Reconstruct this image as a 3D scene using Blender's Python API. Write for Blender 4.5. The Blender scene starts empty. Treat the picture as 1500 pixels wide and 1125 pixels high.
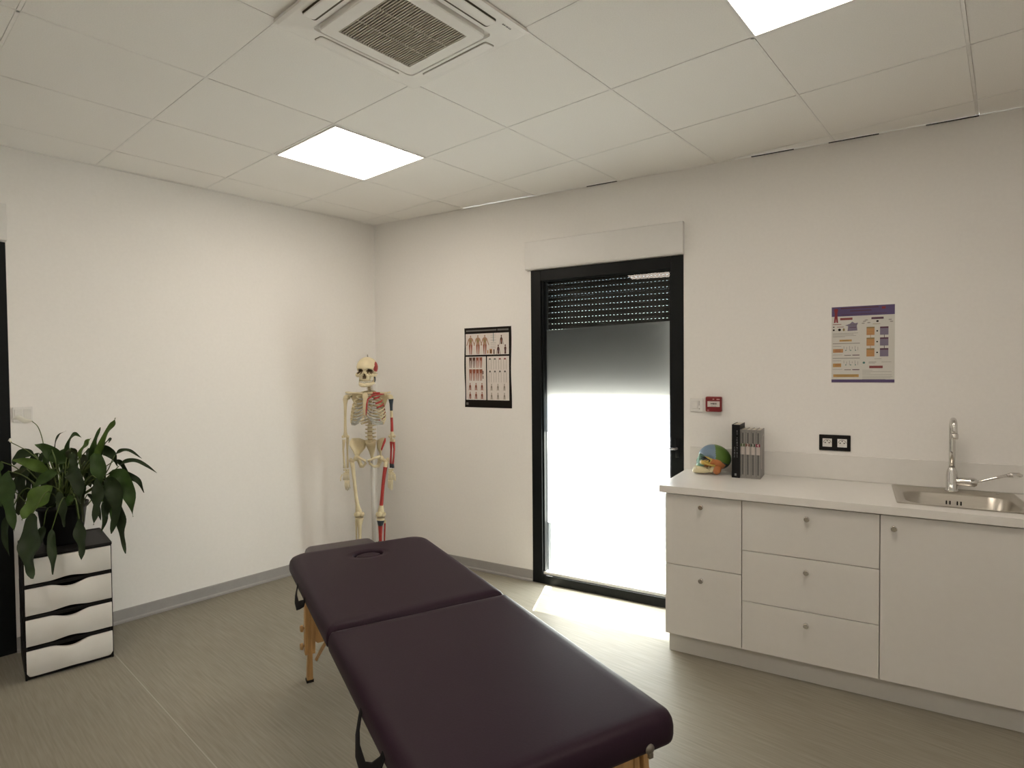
import bpy, math, random
from mathutils import Vector, Matrix

# ------------------------------------------------------------------ camera, world, sun, exposure
random.seed(7)
scene = bpy.context.scene
COL = scene.collection
PI = math.pi

CAM_POS = Vector((3.4513, -3.6163, 1.5041))
YAW, PITCH, ROLL, FOCAL = 2.10363, -0.02351, -0.00853, 853.69     # focal length in pixels of a 1500 wide frame
fw = Vector((math.cos(PITCH) * math.cos(YAW), math.cos(PITCH) * math.sin(YAW), math.sin(PITCH)))
rt = Vector((math.sin(YAW), -math.cos(YAW), 0))
up = rt.cross(fw)
CR = math.cos(ROLL) * rt + math.sin(ROLL) * up
CU = -math.sin(ROLL) * rt + math.cos(ROLL) * up
cd = bpy.data.cameras.new('camera')
cd.sensor_width = 36.0
cd.sensor_fit = 'HORIZONTAL'
cd.lens = FOCAL / 1500 * 36.0
cd.clip_start = 0.05
cam = bpy.data.objects.new('camera', cd)
COL.objects.link(cam)
cam.matrix_world = Matrix.Translation(CAM_POS) @ Matrix((CR, CU, -fw)).transposed().to_4x4()
scene.camera = cam

SUN_DIR = Vector((0.178, -0.60, -1.30)).normalized()              # direction the sunlight travels
world = bpy.data.worlds.new('sky')
scene.world = world
world.use_nodes = True
wn = world.node_tree
wn.nodes.clear()
w_out = wn.nodes.new('ShaderNodeOutputWorld')
w_bg = wn.nodes.new('ShaderNodeBackground')
w_sky = wn.nodes.new('ShaderNodeTexSky')
w_sky.sky_type = 'NISHITA'
w_sky.sun_disc = False
w_sky.sun_elevation = math.asin(-SUN_DIR.z)
w_sky.sun_rotation = math.atan2(-SUN_DIR.x, -SUN_DIR.y)
w_bg.inputs['Strength'].default_value = 1.1
wn.links.new(w_sky.outputs['Color'], w_bg.inputs['Color'])
wn.links.new(w_bg.outputs['Background'], w_out.inputs['Surface'])

sd = bpy.data.lights.new('sun', 'SUN')
sd.energy = 120.0
sd.angle = math.radians(0.6)
sd.color = (1.0, 0.96, 0.88)
sun = bpy.data.objects.new('sun', sd)
COL.objects.link(sun)
sun.rotation_euler = SUN_DIR.to_track_quat('-Z', 'Y').to_euler()
sun.location = (1.0, 3.0, 6.0)

LAMP_COLOR = (1.0, 0.872, 0.735)
LAMP_POWER = 12.9
vs = scene.view_settings
vs.view_transform = 'Standard'
vs.look = 'None'
vs.exposure = 0.0
vs.gamma = 1.0
vs.use_curve_mapping = False

# ------------------------------------------------------------------ materials
MATS = {}


def mat(name, col, rough=0.6, metal=0.0, var=0.03, scale=30.0, bump=0.0, spec=0.5, stretch=None, coat=0.0):
    """Principled material with a small procedural colour variation and optional fine relief."""
    if name in MATS:
        return MATS[name]
    m = bpy.data.materials.new(name)
    m.use_nodes = True
    nt = m.node_tree
    b = nt.nodes['Principled BSDF']
    b.inputs['Roughness'].default_value = rough
    b.inputs['Metallic'].default_value = metal
    b.inputs['Specular IOR Level'].default_value = spec
    b.inputs['Coat Weight'].default_value = coat
    tc = nt.nodes.new('ShaderNodeTexCoord')
    mp = nt.nodes.new('ShaderNodeMapping')
    if stretch:
        mp.inputs['Scale'].default_value = stretch[:3]
        if len(stretch) > 3:
            mp.inputs['Rotation'].default_value = (0, 0, stretch[3])
    nz = nt.nodes.new('ShaderNodeTexNoise')
    nz.inputs['Scale'].default_value = scale
    nz.inputs['Detail'].default_value = 4.0
    rp = nt.nodes.new('ShaderNodeValToRGB')
    rp.color_ramp.elements[0].position = 0.3
    rp.color_ramp.elements[1].position = 0.7
    rp.color_ramp.elements[0].color = [max(0, c * (1 - var)) for c in col] + [1]
    rp.color_ramp.elements[1].color = [min(1, c * (1 + var)) for c in col] + [1]
    nt.links.new(tc.outputs['Object'], mp.inputs['Vector'])
    nt.links.new(mp.outputs['Vector'], nz.inputs['Vector'])
    nt.links.new(nz.outputs['Fac'], rp.inputs['Fac'])
    nt.links.new(rp.outputs['Color'], b.inputs['Base Color'])
    if bump:
        bp = nt.nodes.new('ShaderNodeBump')
        bp.inputs['Strength'].default_value = bump
        bp.inputs['Distance'].default_value = 0.002
        nt.links.new(nz.outputs['Fac'], bp.inputs['Height'])
        nt.links.new(bp.outputs['Normal'], b.inputs['Normal'])
    MATS[name] = m
    return m


def lamp_mat(name, col, power):
    m = bpy.data.materials.new(name)
    m.use_nodes = True
    nt = m.node_tree
    nt.nodes.clear()
    o = nt.nodes.new('ShaderNodeOutputMaterial')
    e = nt.nodes.new('ShaderNodeEmission')
    e.inputs['Color'].default_value = (*col, 1)
    e.inputs['Strength'].default_value = power
    nt.links.new(e.outputs['Emission'], o.inputs['Surface'])
    return m


def glass_mat(name, tint=(0.93, 0.97, 0.95)):
    m = bpy.data.materials.new(name)
    m.use_nodes = True
    nt = m.node_tree
    nt.nodes.clear()
    o = nt.nodes.new('ShaderNodeOutputMaterial')
    mx = nt.nodes.new('ShaderNodeMixShader')
    fr = nt.nodes.new('ShaderNodeFresnel')
    fr.inputs['IOR'].default_value = 1.5
    tr = nt.nodes.new('ShaderNodeBsdfTransparent')
    tr.inputs['Color'].default_value = (*tint, 1)
    gl = nt.nodes.new('ShaderNodeBsdfGlossy')
    gl.inputs['Roughness'].default_value = 0.0
    nt.links.new(fr.outputs['Fac'], mx.inputs['Fac'])
    nt.links.new(tr.outputs['BSDF'], mx.inputs[1])
    nt.links.new(gl.outputs['BSDF'], mx.inputs[2])
    nt.links.new(mx.outputs['Shader'], o.inputs['Surface'])
    return m


def film_mat(name):
    """Frosted window film: mostly scattering, a little straight-through transmission."""
    m = bpy.data.materials.new(name)
    m.use_nodes = True
    nt = m.node_tree
    nt.nodes.clear()
    o = nt.nodes.new('ShaderNodeOutputMaterial')
    mx = nt.nodes.new('ShaderNodeMixShader')
    mx.inputs['Fac'].default_value = 0.075
    mx2 = nt.nodes.new('ShaderNodeMixShader')
    mx2.inputs['Fac'].default_value = 0.9
    rf = nt.nodes.new('ShaderNodeBsdfRefraction')
    rf.inputs['Color'].default_value = (0.88, 0.89, 0.88, 1)
    rf.inputs['Roughness'].default_value = 0.7
    rf.inputs['IOR'].default_value = 1.3
    tl = nt.nodes.new('ShaderNodeBsdfTranslucent')
    tl.inputs['Color'].default_value = (0.70, 0.70, 0.69, 1)
    tr = nt.nodes.new('ShaderNodeBsdfTransparent')
    tr.inputs['Color'].default_value = (0.95, 0.97, 0.96, 1)
    nt.links.new(rf.outputs['BSDF'], mx2.inputs[1])
    nt.links.new(tl.outputs['BSDF'], mx2.inputs[2])
    nt.links.new(mx2.outputs['Shader'], mx.inputs[1])
    nt.links.new(tr.outputs['BSDF'], mx.inputs[2])
    nt.links.new(mx.outputs['Shader'], o.inputs['Surface'])
    return m


def leaf_mat(name, col):
    m = mat(name, col, rough=0.45, var=0.25, scale=14.0, spec=0.25)
    return m


def floor_mat():
    m = bpy.data.materials.new('vinyl_floor')
    m.use_nodes = True
    nt = m.node_tree
    b = nt.nodes['Principled BSDF']
    tc = nt.nodes.new('ShaderNodeTexCoord')
    mp = nt.nodes.new('ShaderNodeMapping')
    mp.vector_type = 'TEXTURE'
    mp.inputs['Rotation'].default_value = (0, 0, math.radians(-11.5))
    mp.inputs['Scale'].default_value = (1 / 3.5, 1 / 75.0, 1.0)
    n1 = nt.nodes.new('ShaderNodeTexNoise')
    n1.inputs['Scale'].default_value = 1.6
    n1.inputs['Detail'].default_value = 6.0
    r1 = nt.nodes.new('ShaderNodeValToRGB')
    e = r1.color_ramp.elements
    e[0].position, e[1].position = 0.28, 0.74
    e[0].color = (0.262, 0.241, 0.192, 1)
    e[1].color = (0.350, 0.324, 0.263, 1)
    n2 = nt.nodes.new('ShaderNodeTexNoise')
    n2.inputs['Scale'].default_value = 1.3
    mx = nt.nodes.new('ShaderNodeMix')
    mx.data_type = 'RGBA'
    mx.blend_type = 'MULTIPLY'
    mx.inputs[0].default_value = 0.25
    nt.links.new(tc.outputs['Object'], mp.inputs['Vector'])
    nt.links.new(mp.outputs['Vector'], n1.inputs['Vector'])
    nt.links.new(tc.outputs['Object'], n2.inputs['Vector'])
    nt.links.new(n1.outputs['Fac'], r1.inputs['Fac'])
    nt.links.new(r1.outputs['Color'], mx.inputs[6])
    nt.links.new(n2.outputs['Fac'], mx.inputs[7])
    nt.links.new(mx.outputs[2], b.inputs['Base Color'])
    b.inputs['Roughness'].default_value = 0.50
    b.inputs['Specular IOR Level'].default_value = 0.24
    bp = nt.nodes.new('ShaderNodeBump')
    bp.inputs['Strength'].default_value = 0.08
    bp.inputs['Distance'].default_value = 0.001
    nt.links.new(n1.outputs['Fac'], bp.inputs['Height'])
    nt.links.new(bp.outputs['Normal'], b.inputs['Normal'])
    return m


M_WALL = mat('wall_paint', (0.90, 0.885, 0.86), 0.75, var=0.012, scale=60, bump=0.06, spec=0.25)
M_TILE = mat('ceiling_tile', (0.93, 0.91, 0.87), 0.9, var=0.03, scale=220, bump=0.15, spec=0.1)
M_RAIL = mat('ceiling_rail', (0.90, 0.88, 0.845), 0.6, spec=0.2)
M_FLOOR = floor_mat()
M_BASE = mat('baseboard_grey', (0.34, 0.33, 0.32), 0.5)
M_WHITE = mat('white_plastic', (0.80, 0.79, 0.77), 0.4, var=0.01)
M_LAMINATE = mat('white_laminate', (0.74, 0.725, 0.695), 0.35, var=0.01)
M_COUNTER = mat('counter_laminate', (0.80, 0.785, 0.755), 0.32, var=0.012)
M_PLINTH = mat('plinth_white', (0.66, 0.65, 0.62), 0.45, var=0.01)
M_BLACKFRAME = mat('anthracite_frame', (0.006, 0.0075, 0.008), 0.45, var=0.05, spec=0.2)
M_SLAT = mat('shutter_slat', (0.030, 0.029, 0.028), 0.55, var=0.05, spec=0.2)
M_BLACK = mat('black_plastic', (0.009, 0.008, 0.008), 0.5, var=0.05, spec=0.2)
M_SHADOWGAP = mat('gap_shade_dark', (0.03, 0.027, 0.023), 0.9)
M_CHROME = mat('chrome', (0.72, 0.71, 0.69), 0.12, 1.0, var=0.02)
M_STEEL = mat('brushed_steel', (0.52, 0.49, 0.44), 0.30, 1.0, var=0.06, scale=8, stretch=(2, 60, 60))
M_VINYL = mat('aubergine_vinyl', (0.025, 0.0125, 0.0215), 0.46, var=0.05, scale=160, bump=0.10, spec=0.10)
M_STRAP = mat('black_strap', (0.010, 0.009, 0.010), 0.7, scale=200, spec=0.1)
M_WOOD = mat('beech_wood', (0.50, 0.30, 0.12), 0.45, var=0.18, scale=3, stretch=(22, 22, 2.0))
M_BONE = mat('bone', (0.68, 0.595, 0.39), 0.45, var=0.06, scale=25)
M_BONEDARK = mat('bone_shadow_brown', (0.10, 0.065, 0.03), 0.7)
M_CART = mat('costal_cartilage', (0.42, 0.42, 0.38), 0.5)
M_RED = mat('muscle_red', (0.36, 0.025, 0.02), 0.5, var=0.08)
M_BLUE = mat('muscle_blue', (0.018, 0.032, 0.045), 0.5, var=0.08)
M_DISC = mat('disc_brown', (0.28, 0.17, 0.08), 0.6)
M_STAND = mat('stand_white', (0.72, 0.71, 0.68), 0.35)
M_SOIL = mat('soil', (0.03, 0.022, 0.015), 0.95, var=0.4, scale=80, bump=0.5)
M_POT = mat('pot_black', (0.010, 0.010, 0.010), 0.4, spec=0.25)
M_STEM = mat('leaf_stem', (0.09, 0.13, 0.03), 0.5)
M_LEAF = [leaf_mat('leaf_dark', (0.020, 0.036, 0.012)), leaf_mat('leaf_green', (0.032, 0.066, 0.014)),
          leaf_mat('leaf_bright', (0.075, 0.135, 0.022)), leaf_mat('leaf_dull', (0.034, 0.042, 0.016))]
M_FLOWER = mat('spathe_white', (0.82, 0.82, 0.74), 0.5)
M_PAPER = mat('paper_white', (0.72, 0.68, 0.64), 0.5, var=0.01)
M_GLASS = glass_mat('window_glass')
M_FILM = film_mat('frosted_film')
M_LAMP = lamp_mat('lamp_diffuser', LAMP_COLOR, LAMP_POWER)


# ------------------------------------------------------------------ mesh helpers
class MB:
    """Collects vertices and faces with a material index each, then links them as one mesh object."""

    def __init__(s):
        s.v, s.f, s.m, s.s = [], [], [], []

    def add(s, verts, faces, mi=0, smooth=False, M=None):
        o = len(s.v)
        s.v += [tuple(M @ Vector(p)) if M else tuple(p) for p in verts]
        for f in faces:
            s.f.append([i + o for i in f])
            s.m.append(mi)
            s.s.append(smooth)
        return s

    def box(s, x0, y0, z0, x1, y1, z1, mi=0, M=None):
        v = [(x, y, z) for z in (z0, z1) for y in (y0, y1) for x in (x0, x1)]
        return s.add(v, [(0, 2, 3, 1), (4, 5, 7, 6), (0, 1, 5, 4), (2, 6, 7, 3), (0, 4, 6, 2), (1, 3, 7, 5)], mi, False, M)

    def prism(s, poly, d0, d1, mi=0, M=None, smooth=False):
        """poly in local (x, y), extruded along local z."""
        n = len(poly)
        v = [(x, y, d0) for x, y in poly] + [(x, y, d1) for x, y in poly]
        f = [tuple(range(n))[::-1], tuple(range(n, 2 * n))]
        s.add(v, f, mi, False, M)
        o = len(s.v) - 2 * n
        for i in range(n):
            j = (i + 1) % n
            s.f.append([o + i, o + j, o + n + j, o + n + i])
            s.m.append(mi)
            s.s.append(smooth)
        return s

    def tube(s, pts, rad, n=8, mi=0, M=None, cap=True, flat=1.0, mis=None):
        P = [Vector(p) for p in pts]
        R = rad if isinstance(rad, (list, tuple)) else [rad] * len(P)
        v, f = [], []
        prev = None
        for i, p in enumerate(P):
            t = (P[min(i + 1, len(P) - 1)] - P[max(i - 1, 0)])
            t = t.normalized() if t.length > 1e-9 else Vector((0, 0, 1))
            if prev is None:
                a = Vector((0, 1, 0)) if abs(t.y) < 0.9 else Vector((1, 0, 0))
                nx = (a - t * a.dot(t)).normalized()
            else:
                nx = (prev - t * prev.dot(t))
                nx = nx.normalized() if nx.length > 1e-6 else prev
            prev = nx
            ny = t.cross(nx)
            for k in range(n):
                a = 2 * PI * k / n
                v.append(p + nx * math.cos(a) * R[i] * flat + ny * math.sin(a) * R[i])
        o = len(s.v)
        s.v += [tuple(M @ q) if M else tuple(q) for q in v]
        for i in range(len(P) - 1):
            for k in range(n):
                k2 = (k + 1) % n
                s.f.append([o + i * n + k, o + i * n + k2, o + (i + 1) * n + k2, o + (i + 1) * n + k])
                s.m.append(mis[i] if mis else mi)
                s.s.append(True)
        if cap:
            s.f.append([o + k for k in range(n)][::-1])
            s.f.append([o + (len(P) - 1) * n + k for k in range(n)])
            s.m += [mis[0] if mis else mi, mis[-1] if mis else mi]
            s.s += [False, False]
        return s

    def lathe(s, prof, n=24, mi=0, M=None, smooth=True):
        v = [(r * math.cos(2 * PI * k / n), r * math.sin(2 * PI * k / n), z) for r, z in prof for k in range(n)]
        f = []
        for i in range(len(prof) - 1):
            for k in range(n):
                k2 = (k + 1) % n
                f.append((i * n + k, i * n + k2, (i + 1) * n + k2, (i + 1) * n + k))
        s.add(v, f, mi, smooth, M)
        o = len(s.v) - len(v)
        if prof[0][0] > 1e-6:
            s.f.append([o + k for k in range(n)][::-1]); s.m.append(mi); s.s.append(False)
        if prof[-1][0] > 1e-6:
            s.f.append([o + (len(prof) - 1) * n + k for k in range(n)]); s.m.append(mi); s.s.append(False)
        return s

    def ell(s, c, r, nu=14, nv=9, mi=0, M=None):
        v = []
        for j in range(nv + 1):
            b = -PI / 2 + PI * j / nv
            for i in range(nu):
                a = 2 * PI * i / nu
                v.append((c[0] + r[0] * math.cos(b) * math.cos(a), c[1] + r[1] * math.cos(b) * math.sin(a), c[2] + r[2] * math.sin(b)))
        f = [(j * nu + i, j * nu + (i + 1) % nu, (j + 1) * nu + (i + 1) % nu, (j + 1) * nu + i) for j in range(nv) for i in range(nu)]
        return s.add(v, f, mi, True, M)

    def rings(s, rings, mi=0, cap0=True, cap1=True, smooth=True, M=None):
        n = len(rings[0])
        v = [p for r in rings for p in r]
        f = [(i * n + k, i * n + (k + 1) % n, (i + 1) * n + (k + 1) % n, (i + 1) * n + k) for i in range(len(rings) - 1) for k in range(n)]
        s.add(v, f, mi, smooth, M)
        o = len(s.v) - len(v)
        if cap0:
            s.f.append([o + k for k in range(n)][::-1]); s.m.append(mi); s.s.append(False)
        if cap1:
            s.f.append([o + (len(rings) - 1) * n + k for k in range(n)]); s.m.append(mi); s.s.append(smooth)
        return s

    def build(s, name, mats, parent=None, bevel=0.0, seg=2, M=None, loc=None, rot=None, auto=True):
        me = bpy.data.meshes.new(name)
        me.from_pydata(s.v, [], s.f)
        for m in (mats if isinstance(mats, (list, tuple)) else [mats]):
            me.materials.append(m)
        me.polygons.foreach_set('material_index', s.m)
        me.polygons.foreach_set('use_smooth', s.s)
        me.update()
        return link(name, me, parent, bevel, seg, M, loc, rot)


def link(name, me, parent=None, bevel=0.0, seg=2, M=None, loc=None, rot=None):
    o = bpy.data.objects.new(name, me)
    COL.objects.link(o)
    if parent:
        o.parent = parent
    if M is not None:
        o.matrix_local = M
    if loc is not None:
        o.location = loc
    if rot is not None:
        o.rotation_euler = rot
    if bevel:
        b = o.modifiers.new('bevel', 'BEVEL')
        b.width = bevel
        b.segments = seg
        b.limit_method = 'ANGLE'
        b.angle_limit = math.radians(40)
        b.harden_normals = False
    return o


def tag(o, label, cat, group=None):
    o['label'] = label
    o['category'] = cat
    if group:
        o['group'] = group
    return o


def struct(o, label=None, cat=None):
    o['kind'] = 'structure'
    if label:
        o['label'] = label
    if cat:
        o['category'] = cat
    return o


def empty(name, loc=(0, 0, 0), rotz=0.0, M=None):
    o = bpy.data.objects.new(name, None)
    o.empty_display_size = 0.1
    COL.objects.link(o)
    if M is not None:
        o.matrix_world = M
    else:
        o.location = loc
        o.rotation_euler = (0, 0, rotz)
    return o


def thing(name, label, cat, loc=(0, 0, 0), rotz=0.0, group=None, M=None):
    return tag(empty(name, loc, rotz, M), label, cat, group)


def rrect(hx, hy, r, n=6, cx=0.0, cy=0.0):
    """Rounded rectangle outline, counter-clockwise; r is one radius or four (++, -+, --, +-)."""
    R = r if isinstance(r, (list, tuple)) else [r] * 4
    out = []
    for q, (sx, sy) in enumerate(((1, 1), (-1, 1), (-1, -1), (1, -1))):
        rr = min(max(R[q], 0.0005), hx, hy)
        for k in range(n + 1):
            a = q * PI / 2 + PI / 2 * k / n
            out.append((cx + sx * (hx - rr) + rr * math.cos(a), cy + sy * (hy - rr) + rr * math.sin(a)))
    return out


def densify(poly, step=0.025):
    out = []
    for i, p in enumerate(poly):
        q = poly[(i + 1) % len(poly)]
        n = max(1, int(math.hypot(q[0] - p[0], q[1] - p[1]) / step))
        out += [(p[0] + (q[0] - p[0]) * k / n, p[1] + (q[1] - p[1]) * k / n) for k in range(n)]
    return out


def slab(mb, hx, hy, r, prof, n=8, cx=0, cy=0, mi=0, cap0=True, cap1=True, M=None):
    """Rounded slab lofted through (inset, z) pairs."""
    R = r if isinstance(r, (list, tuple)) else [r] * 4
    rings = []
    for ins, z in prof:
        rings.append([(x, y, z) for x, y in rrect(hx - ins, hy - ins, [max(q - ins, 0.004) for q in R], n, cx, cy)])
    mb.rings(rings, mi, cap0, cap1, True, M)


def clip_poly(poly, room):
    """Sutherland-Hodgman: poly clipped by the convex counter-clockwise polygon room."""
    out = poly
    for i in range(len(room)):
        a, b = room[i], room[(i + 1) % len(room)]
        inp, out = out, []
        if not inp:
            return []
        side = lambda p: (b[0] - a[0]) * (p[1] - a[1]) - (b[1] - a[1]) * (p[0] - a[0])
        for k in range(len(inp)):
            p, q = inp[k], inp[(k + 1) % len(inp)]
            sp, sq = side(p), side(q)
            if sp >= 0:
                out.append(p)
            if (sp >= 0) != (sq >= 0):
                t = sp / (sp - sq)
                out.append((p[0] + t * (q[0] - p[0]), p[1] + t * (q[1] - p[1])))
    return out


def area(poly):
    return 0.5 * abs(sum(poly[i][0] * poly[(i + 1) % len(poly)][1] - poly[(i + 1) % len(poly)][0] * poly[i][1] for i in range(len(poly))))


def text_mesh(mb, body, size, M, mi=0):
    cu = bpy.data.curves.new('t', 'FONT')
    cu.body = body
    cu.size = size
    cu.align_x = 'CENTER'
    cu.align_y = 'CENTER'
    cu.resolution_u = 3
    o = bpy.data.objects.new('t', cu)
    COL.objects.link(o)
    dg = bpy.context.evaluated_depsgraph_get()
    me = bpy.data.meshes.new_from_object(o.evaluated_get(dg))
    mb.add([tuple(v.co) for v in me.vertices], [tuple(p.vertices) for p in me.polygons], mi, False, M)
    bpy.data.objects.remove(o)
    bpy.data.curves.remove(cu)
    bpy.data.meshes.remove(me)


# ------------------------------------------------------------------ room shell
H = 2.718                                   # ceiling height
TL = -0.19468                               # turn of the left wall against the y axis
LDIR = Vector((math.sin(TL), -math.cos(TL), 0))      # along the left wall, away from the far corner
LNRM = Vector((math.cos(TL), math.sin(TL), 0))       # left wall normal, into the room
LW = Matrix((LDIR, LNRM, Vector((0, 0, 1)))).transposed().to_4x4()   # local x = along, y = into room
LLEN = 5.20
XR, YF = 5.30, LDIR.y * LLEN                # right wall x, front wall y
ROOM = [(0, 0), (LDIR.x * LLEN, YF), (XR, YF), (XR, 0)]     # counter-clockwise
T = 0.22                                    # wall thickness

DX0, DX1, DZ1 = 1.480, 2.543, 2.201         # glazed door opening in the back wall
W0, W1, WZ1 = 2.340, 3.400, 2.208           # glazed door opening in the left wall (distance along it)

mb = MB()
mb.prism(ROOM, -0.08, 0.0)
struct(mb.build('floor', M_FLOOR), 'grey beige streaked vinyl floor of the treatment room', 'floor')
fl = bpy.data.objects['floor']
sm = MB()
for a, b in (((-0.33, -1.968), (3.2, -2.686)),):
    d = (Vector(b) - Vector(a)).normalized()
    pn = Vector((-d.y, d.x)) * 0.0022
    p = [Vector(a) - pn, Vector(b) - pn, Vector(b) + pn, Vector(a) + pn]
    sm.add([(q.x, q.y, 0.0006) for q in p], [(0, 1, 2, 3)])
sm.build('weld_seam', mat('weld_seam', (0.36, 0.335, 0.28), 0.5), fl)

mb = MB()
mb.box(-0.35, 0, 0, DX0, T, H)
mb.box(DX1, 0, 0, XR + T, T, H)
mb.box(DX0, 0, DZ1, DX1, T, H)
struct(mb.build('wall_back', M_WALL), 'off white wall with the frosted glass door and kitchenette', 'wall')
mb = MB()
mb.box(0.0, -T, 0, W0, 0, H, M=LW)
mb.box(W1, -T, 0, LLEN + 0.1, 0, H, M=LW)
mb.box(W0, -T, WZ1, W1, 0, H, M=LW)
struct(mb.build('wall_left', M_WALL), 'off white wall behind the potted plant, left of the skeleton', 'wall')
mb = MB()
mb.box(XR, YF - T, 0, XR + T, 0, H)
struct(mb.build('wall_right', M_WALL), 'plain off white side wall past the sink', 'wall')
mb = MB()
mb.box(LDIR.x * LLEN - 0.3, YF - T, 0, XR, YF, H)
struct(mb.build('wall_front', M_WALL), 'plain off white wall behind the viewer', 'wall')

# baseboards: rounded-top grey strip with a pale weld line at its foot
def baseboard(name, length_ranges, M, label):
    mb = MB()
    for a, b in length_ranges:
        prof = [(0.001, 0.0), (0.013, 0.0), (0.013, 0.012), (0.006, 0.020), (0.005, 0.076), (0.003, 0.081), (0.001, 0.081)]
        n = len(prof)
        v = [(a, y, z) for y, z in prof] + [(b, y, z) for y, z in prof]
        f = [(i, (i + 1) % n, n + (i + 1) % n, n + i) for i in range(n)] + [tuple(range(n))[::-1], tuple(range(n, 2 * n))]
        mb.add(v, f, 0, False, M)
    struct(mb.build(name, M_BASE), label, 'baseboard')

BW = Matrix(((1, 0, 0, 0), (0, -1, 0, 0), (0, 0, 1, 0), (0, 0, 0, 1)))
baseboard('baseboard_left', [(0.02, W0)], LW, 'grey vinyl baseboard along the left wall')
baseboard('baseboard_back', [(0.0, DX0), (4.16, XR - 0.02)], BW, 'grey vinyl baseboard between far corner and glass door')

# ceiling: slab, rails and tiles turned with the left wall
TG = -0.17532
EX = Vector((math.cos(TG), math.sin(TG)))
EY = Vector((math.sin(TG), -math.cos(TG)))
GO = Vector((0.2693, -0.1736))


def gnode(i, j):
    return GO + EX * (0.6 * (i - 1)) + EY * (0.6 * (j - 1))


mb = MB()
mb.prism(ROOM, H + 0.06, H + 0.14)
ceil = struct(mb.build('ceiling', M_TILE), 'suspended ceiling of white square tiles in pale rails', 'ceiling')
LIGHT_CELLS = [(2, 2), (6, 2), (3, 6), (7, 6)]  # last cell holds an unseen panel, added to help light the room
AC_CELL = (4, 3)
RW = 0.0065
for i in range(-1, 10):
    for j in range(-1, 11):
        if (i, j) in LIGHT_CELLS or (i, j) == AC_CELL:
            continue
        a = gnode(i, j)
        c = [a + EX * RW + EY * RW, a + EX * RW + EY * (0.6 - RW), a + EX * (0.6 - RW) + EY * (0.6 - RW), a + EX * (0.6 - RW) + EY * RW]
        poly = clip_poly([(p.x, p.y) for p in c], ROOM)
        if len(poly) < 3 or area(poly) < 0.002:
            continue
        cx = sum(p[0] for p in poly) / len(poly)
        cy = sum(p[1] for p in poly) / len(poly)
        mb = MB()
        mb.prism([(x - cx, y - cy) for x, y in poly], 0.0, 0.015)
        mb.build('ceiling_tile', M_TILE, ceil, loc=(cx, cy, H + 0.002 + random.uniform(-0.0008, 0.0012)))


def rail(p, q):
    d = (q - p).normalized()
    n = Vector((-d.y, d.x)) * 0.0055
    poly = clip_poly([(v.x, v.y) for v in (p - n, q - n, q + n, p + n)], ROOM)
    if len(poly) >= 3:
        mb = MB()
        mb.prism(poly, H + 0.0005, H + 0.012)
        mb.build('ceiling_rail', M_RAIL, ceil)


for i in range(0, 11):
    rail(gnode(i, -2), gnode(i, 11))
for j in range(0, 12):
    rail(gnode(-2, j), gnode(11, j))
# wall angle along the visible walls
mb = MB()
mb.box(0, 0.0, H - 0.002, LLEN, 0.018, H + 0.0004, M=LW)
struct(mb.build('trim_1', M_RAIL), 'thin pale wall angle under the ceiling above the plant wall', 'trim')
mb = MB()
mb.box(0.0, -0.014, H - 0.001, XR, 0.0, H + 0.0004)
struct(mb.build('trim_2', M_RAIL), 'thin pale wall angle under the ceiling above the glass door', 'trim')
for xa, xb in ((1.880, 2.09), (2.90, 3.12), (3.29, 3.52), (3.72, 3.93)):     # solid dark strips standing in for the shade in gaps between angle and wall
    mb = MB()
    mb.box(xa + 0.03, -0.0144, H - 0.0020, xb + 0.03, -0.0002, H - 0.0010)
    mb.build('gap_shade_strip', M_SHADOWGAP, bpy.data.objects['trim_2'])

GM = Matrix(((EX.x, EY.x, 0, 0), (EX.y, EY.y, 0, 0), (0, 0, -1, 0), (0, 0, 0, 1)))   # local x=EX, y=EY, z=down


def grid_matrix(i, j):
    c = gnode(i, j) + EX * 0.3 + EY * 0.3
    return Matrix.Translation((c.x, c.y, H)) @ GM


light_labels = ['lit square ceiling panel nearest the far room corner',
                'lit square ceiling panel cut by the top edge, above the drawers',
                'lit square ceiling panel behind the viewer, mirrored in the door glass',
                'added lit square ceiling panel, unseen behind the viewer, right of the mirrored one']
for k, (i, j) in enumerate(LIGHT_CELLS):
    t = thing('ceiling_light', light_labels[k], 'ceiling light', M=grid_matrix(i, j), group='square ceiling light panels')
    mb = MB()
    o, n_ = 0.2935, 0.285
    for x0, y0, x1, y1 in ((-o, -o, o, -n_), (-o, n_, o, o), (-o, -n_, -n_, n_), (n_, -n_, o, n_)):
        mb.box(x0, y0, -0.02, x1, y1, 0.003)
    mb.build('frame', M_WHITE, t)
    mb = MB()
    mb.box(-n_, -n_, -0.02, n_, n_, 0.0)
    mb.build('diffuser', M_LAMP, t)
    mb = MB()
    mb.box(-o, -o, -0.05, o, o, -0.021)
    mb.build('housing', M_WHITE, t)

# ------------------------------------------------------------------ ceiling cassette air conditioner
M_AC = mat('ac_white', (0.88, 0.86, 0.82), 0.45, var=0.01, spec=0.3)
M_ACVENT = mat('ac_vent_dark', (0.10, 0.085, 0.06), 0.7)
M_ACSLAT = mat('ac_slat', (0.46, 0.42, 0.35), 0.6)
t = thing('air_conditioner', 'white square cassette air conditioner set in the ceiling', 'air conditioner', M=grid_matrix(*AC_CELL))
mb = MB()
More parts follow.
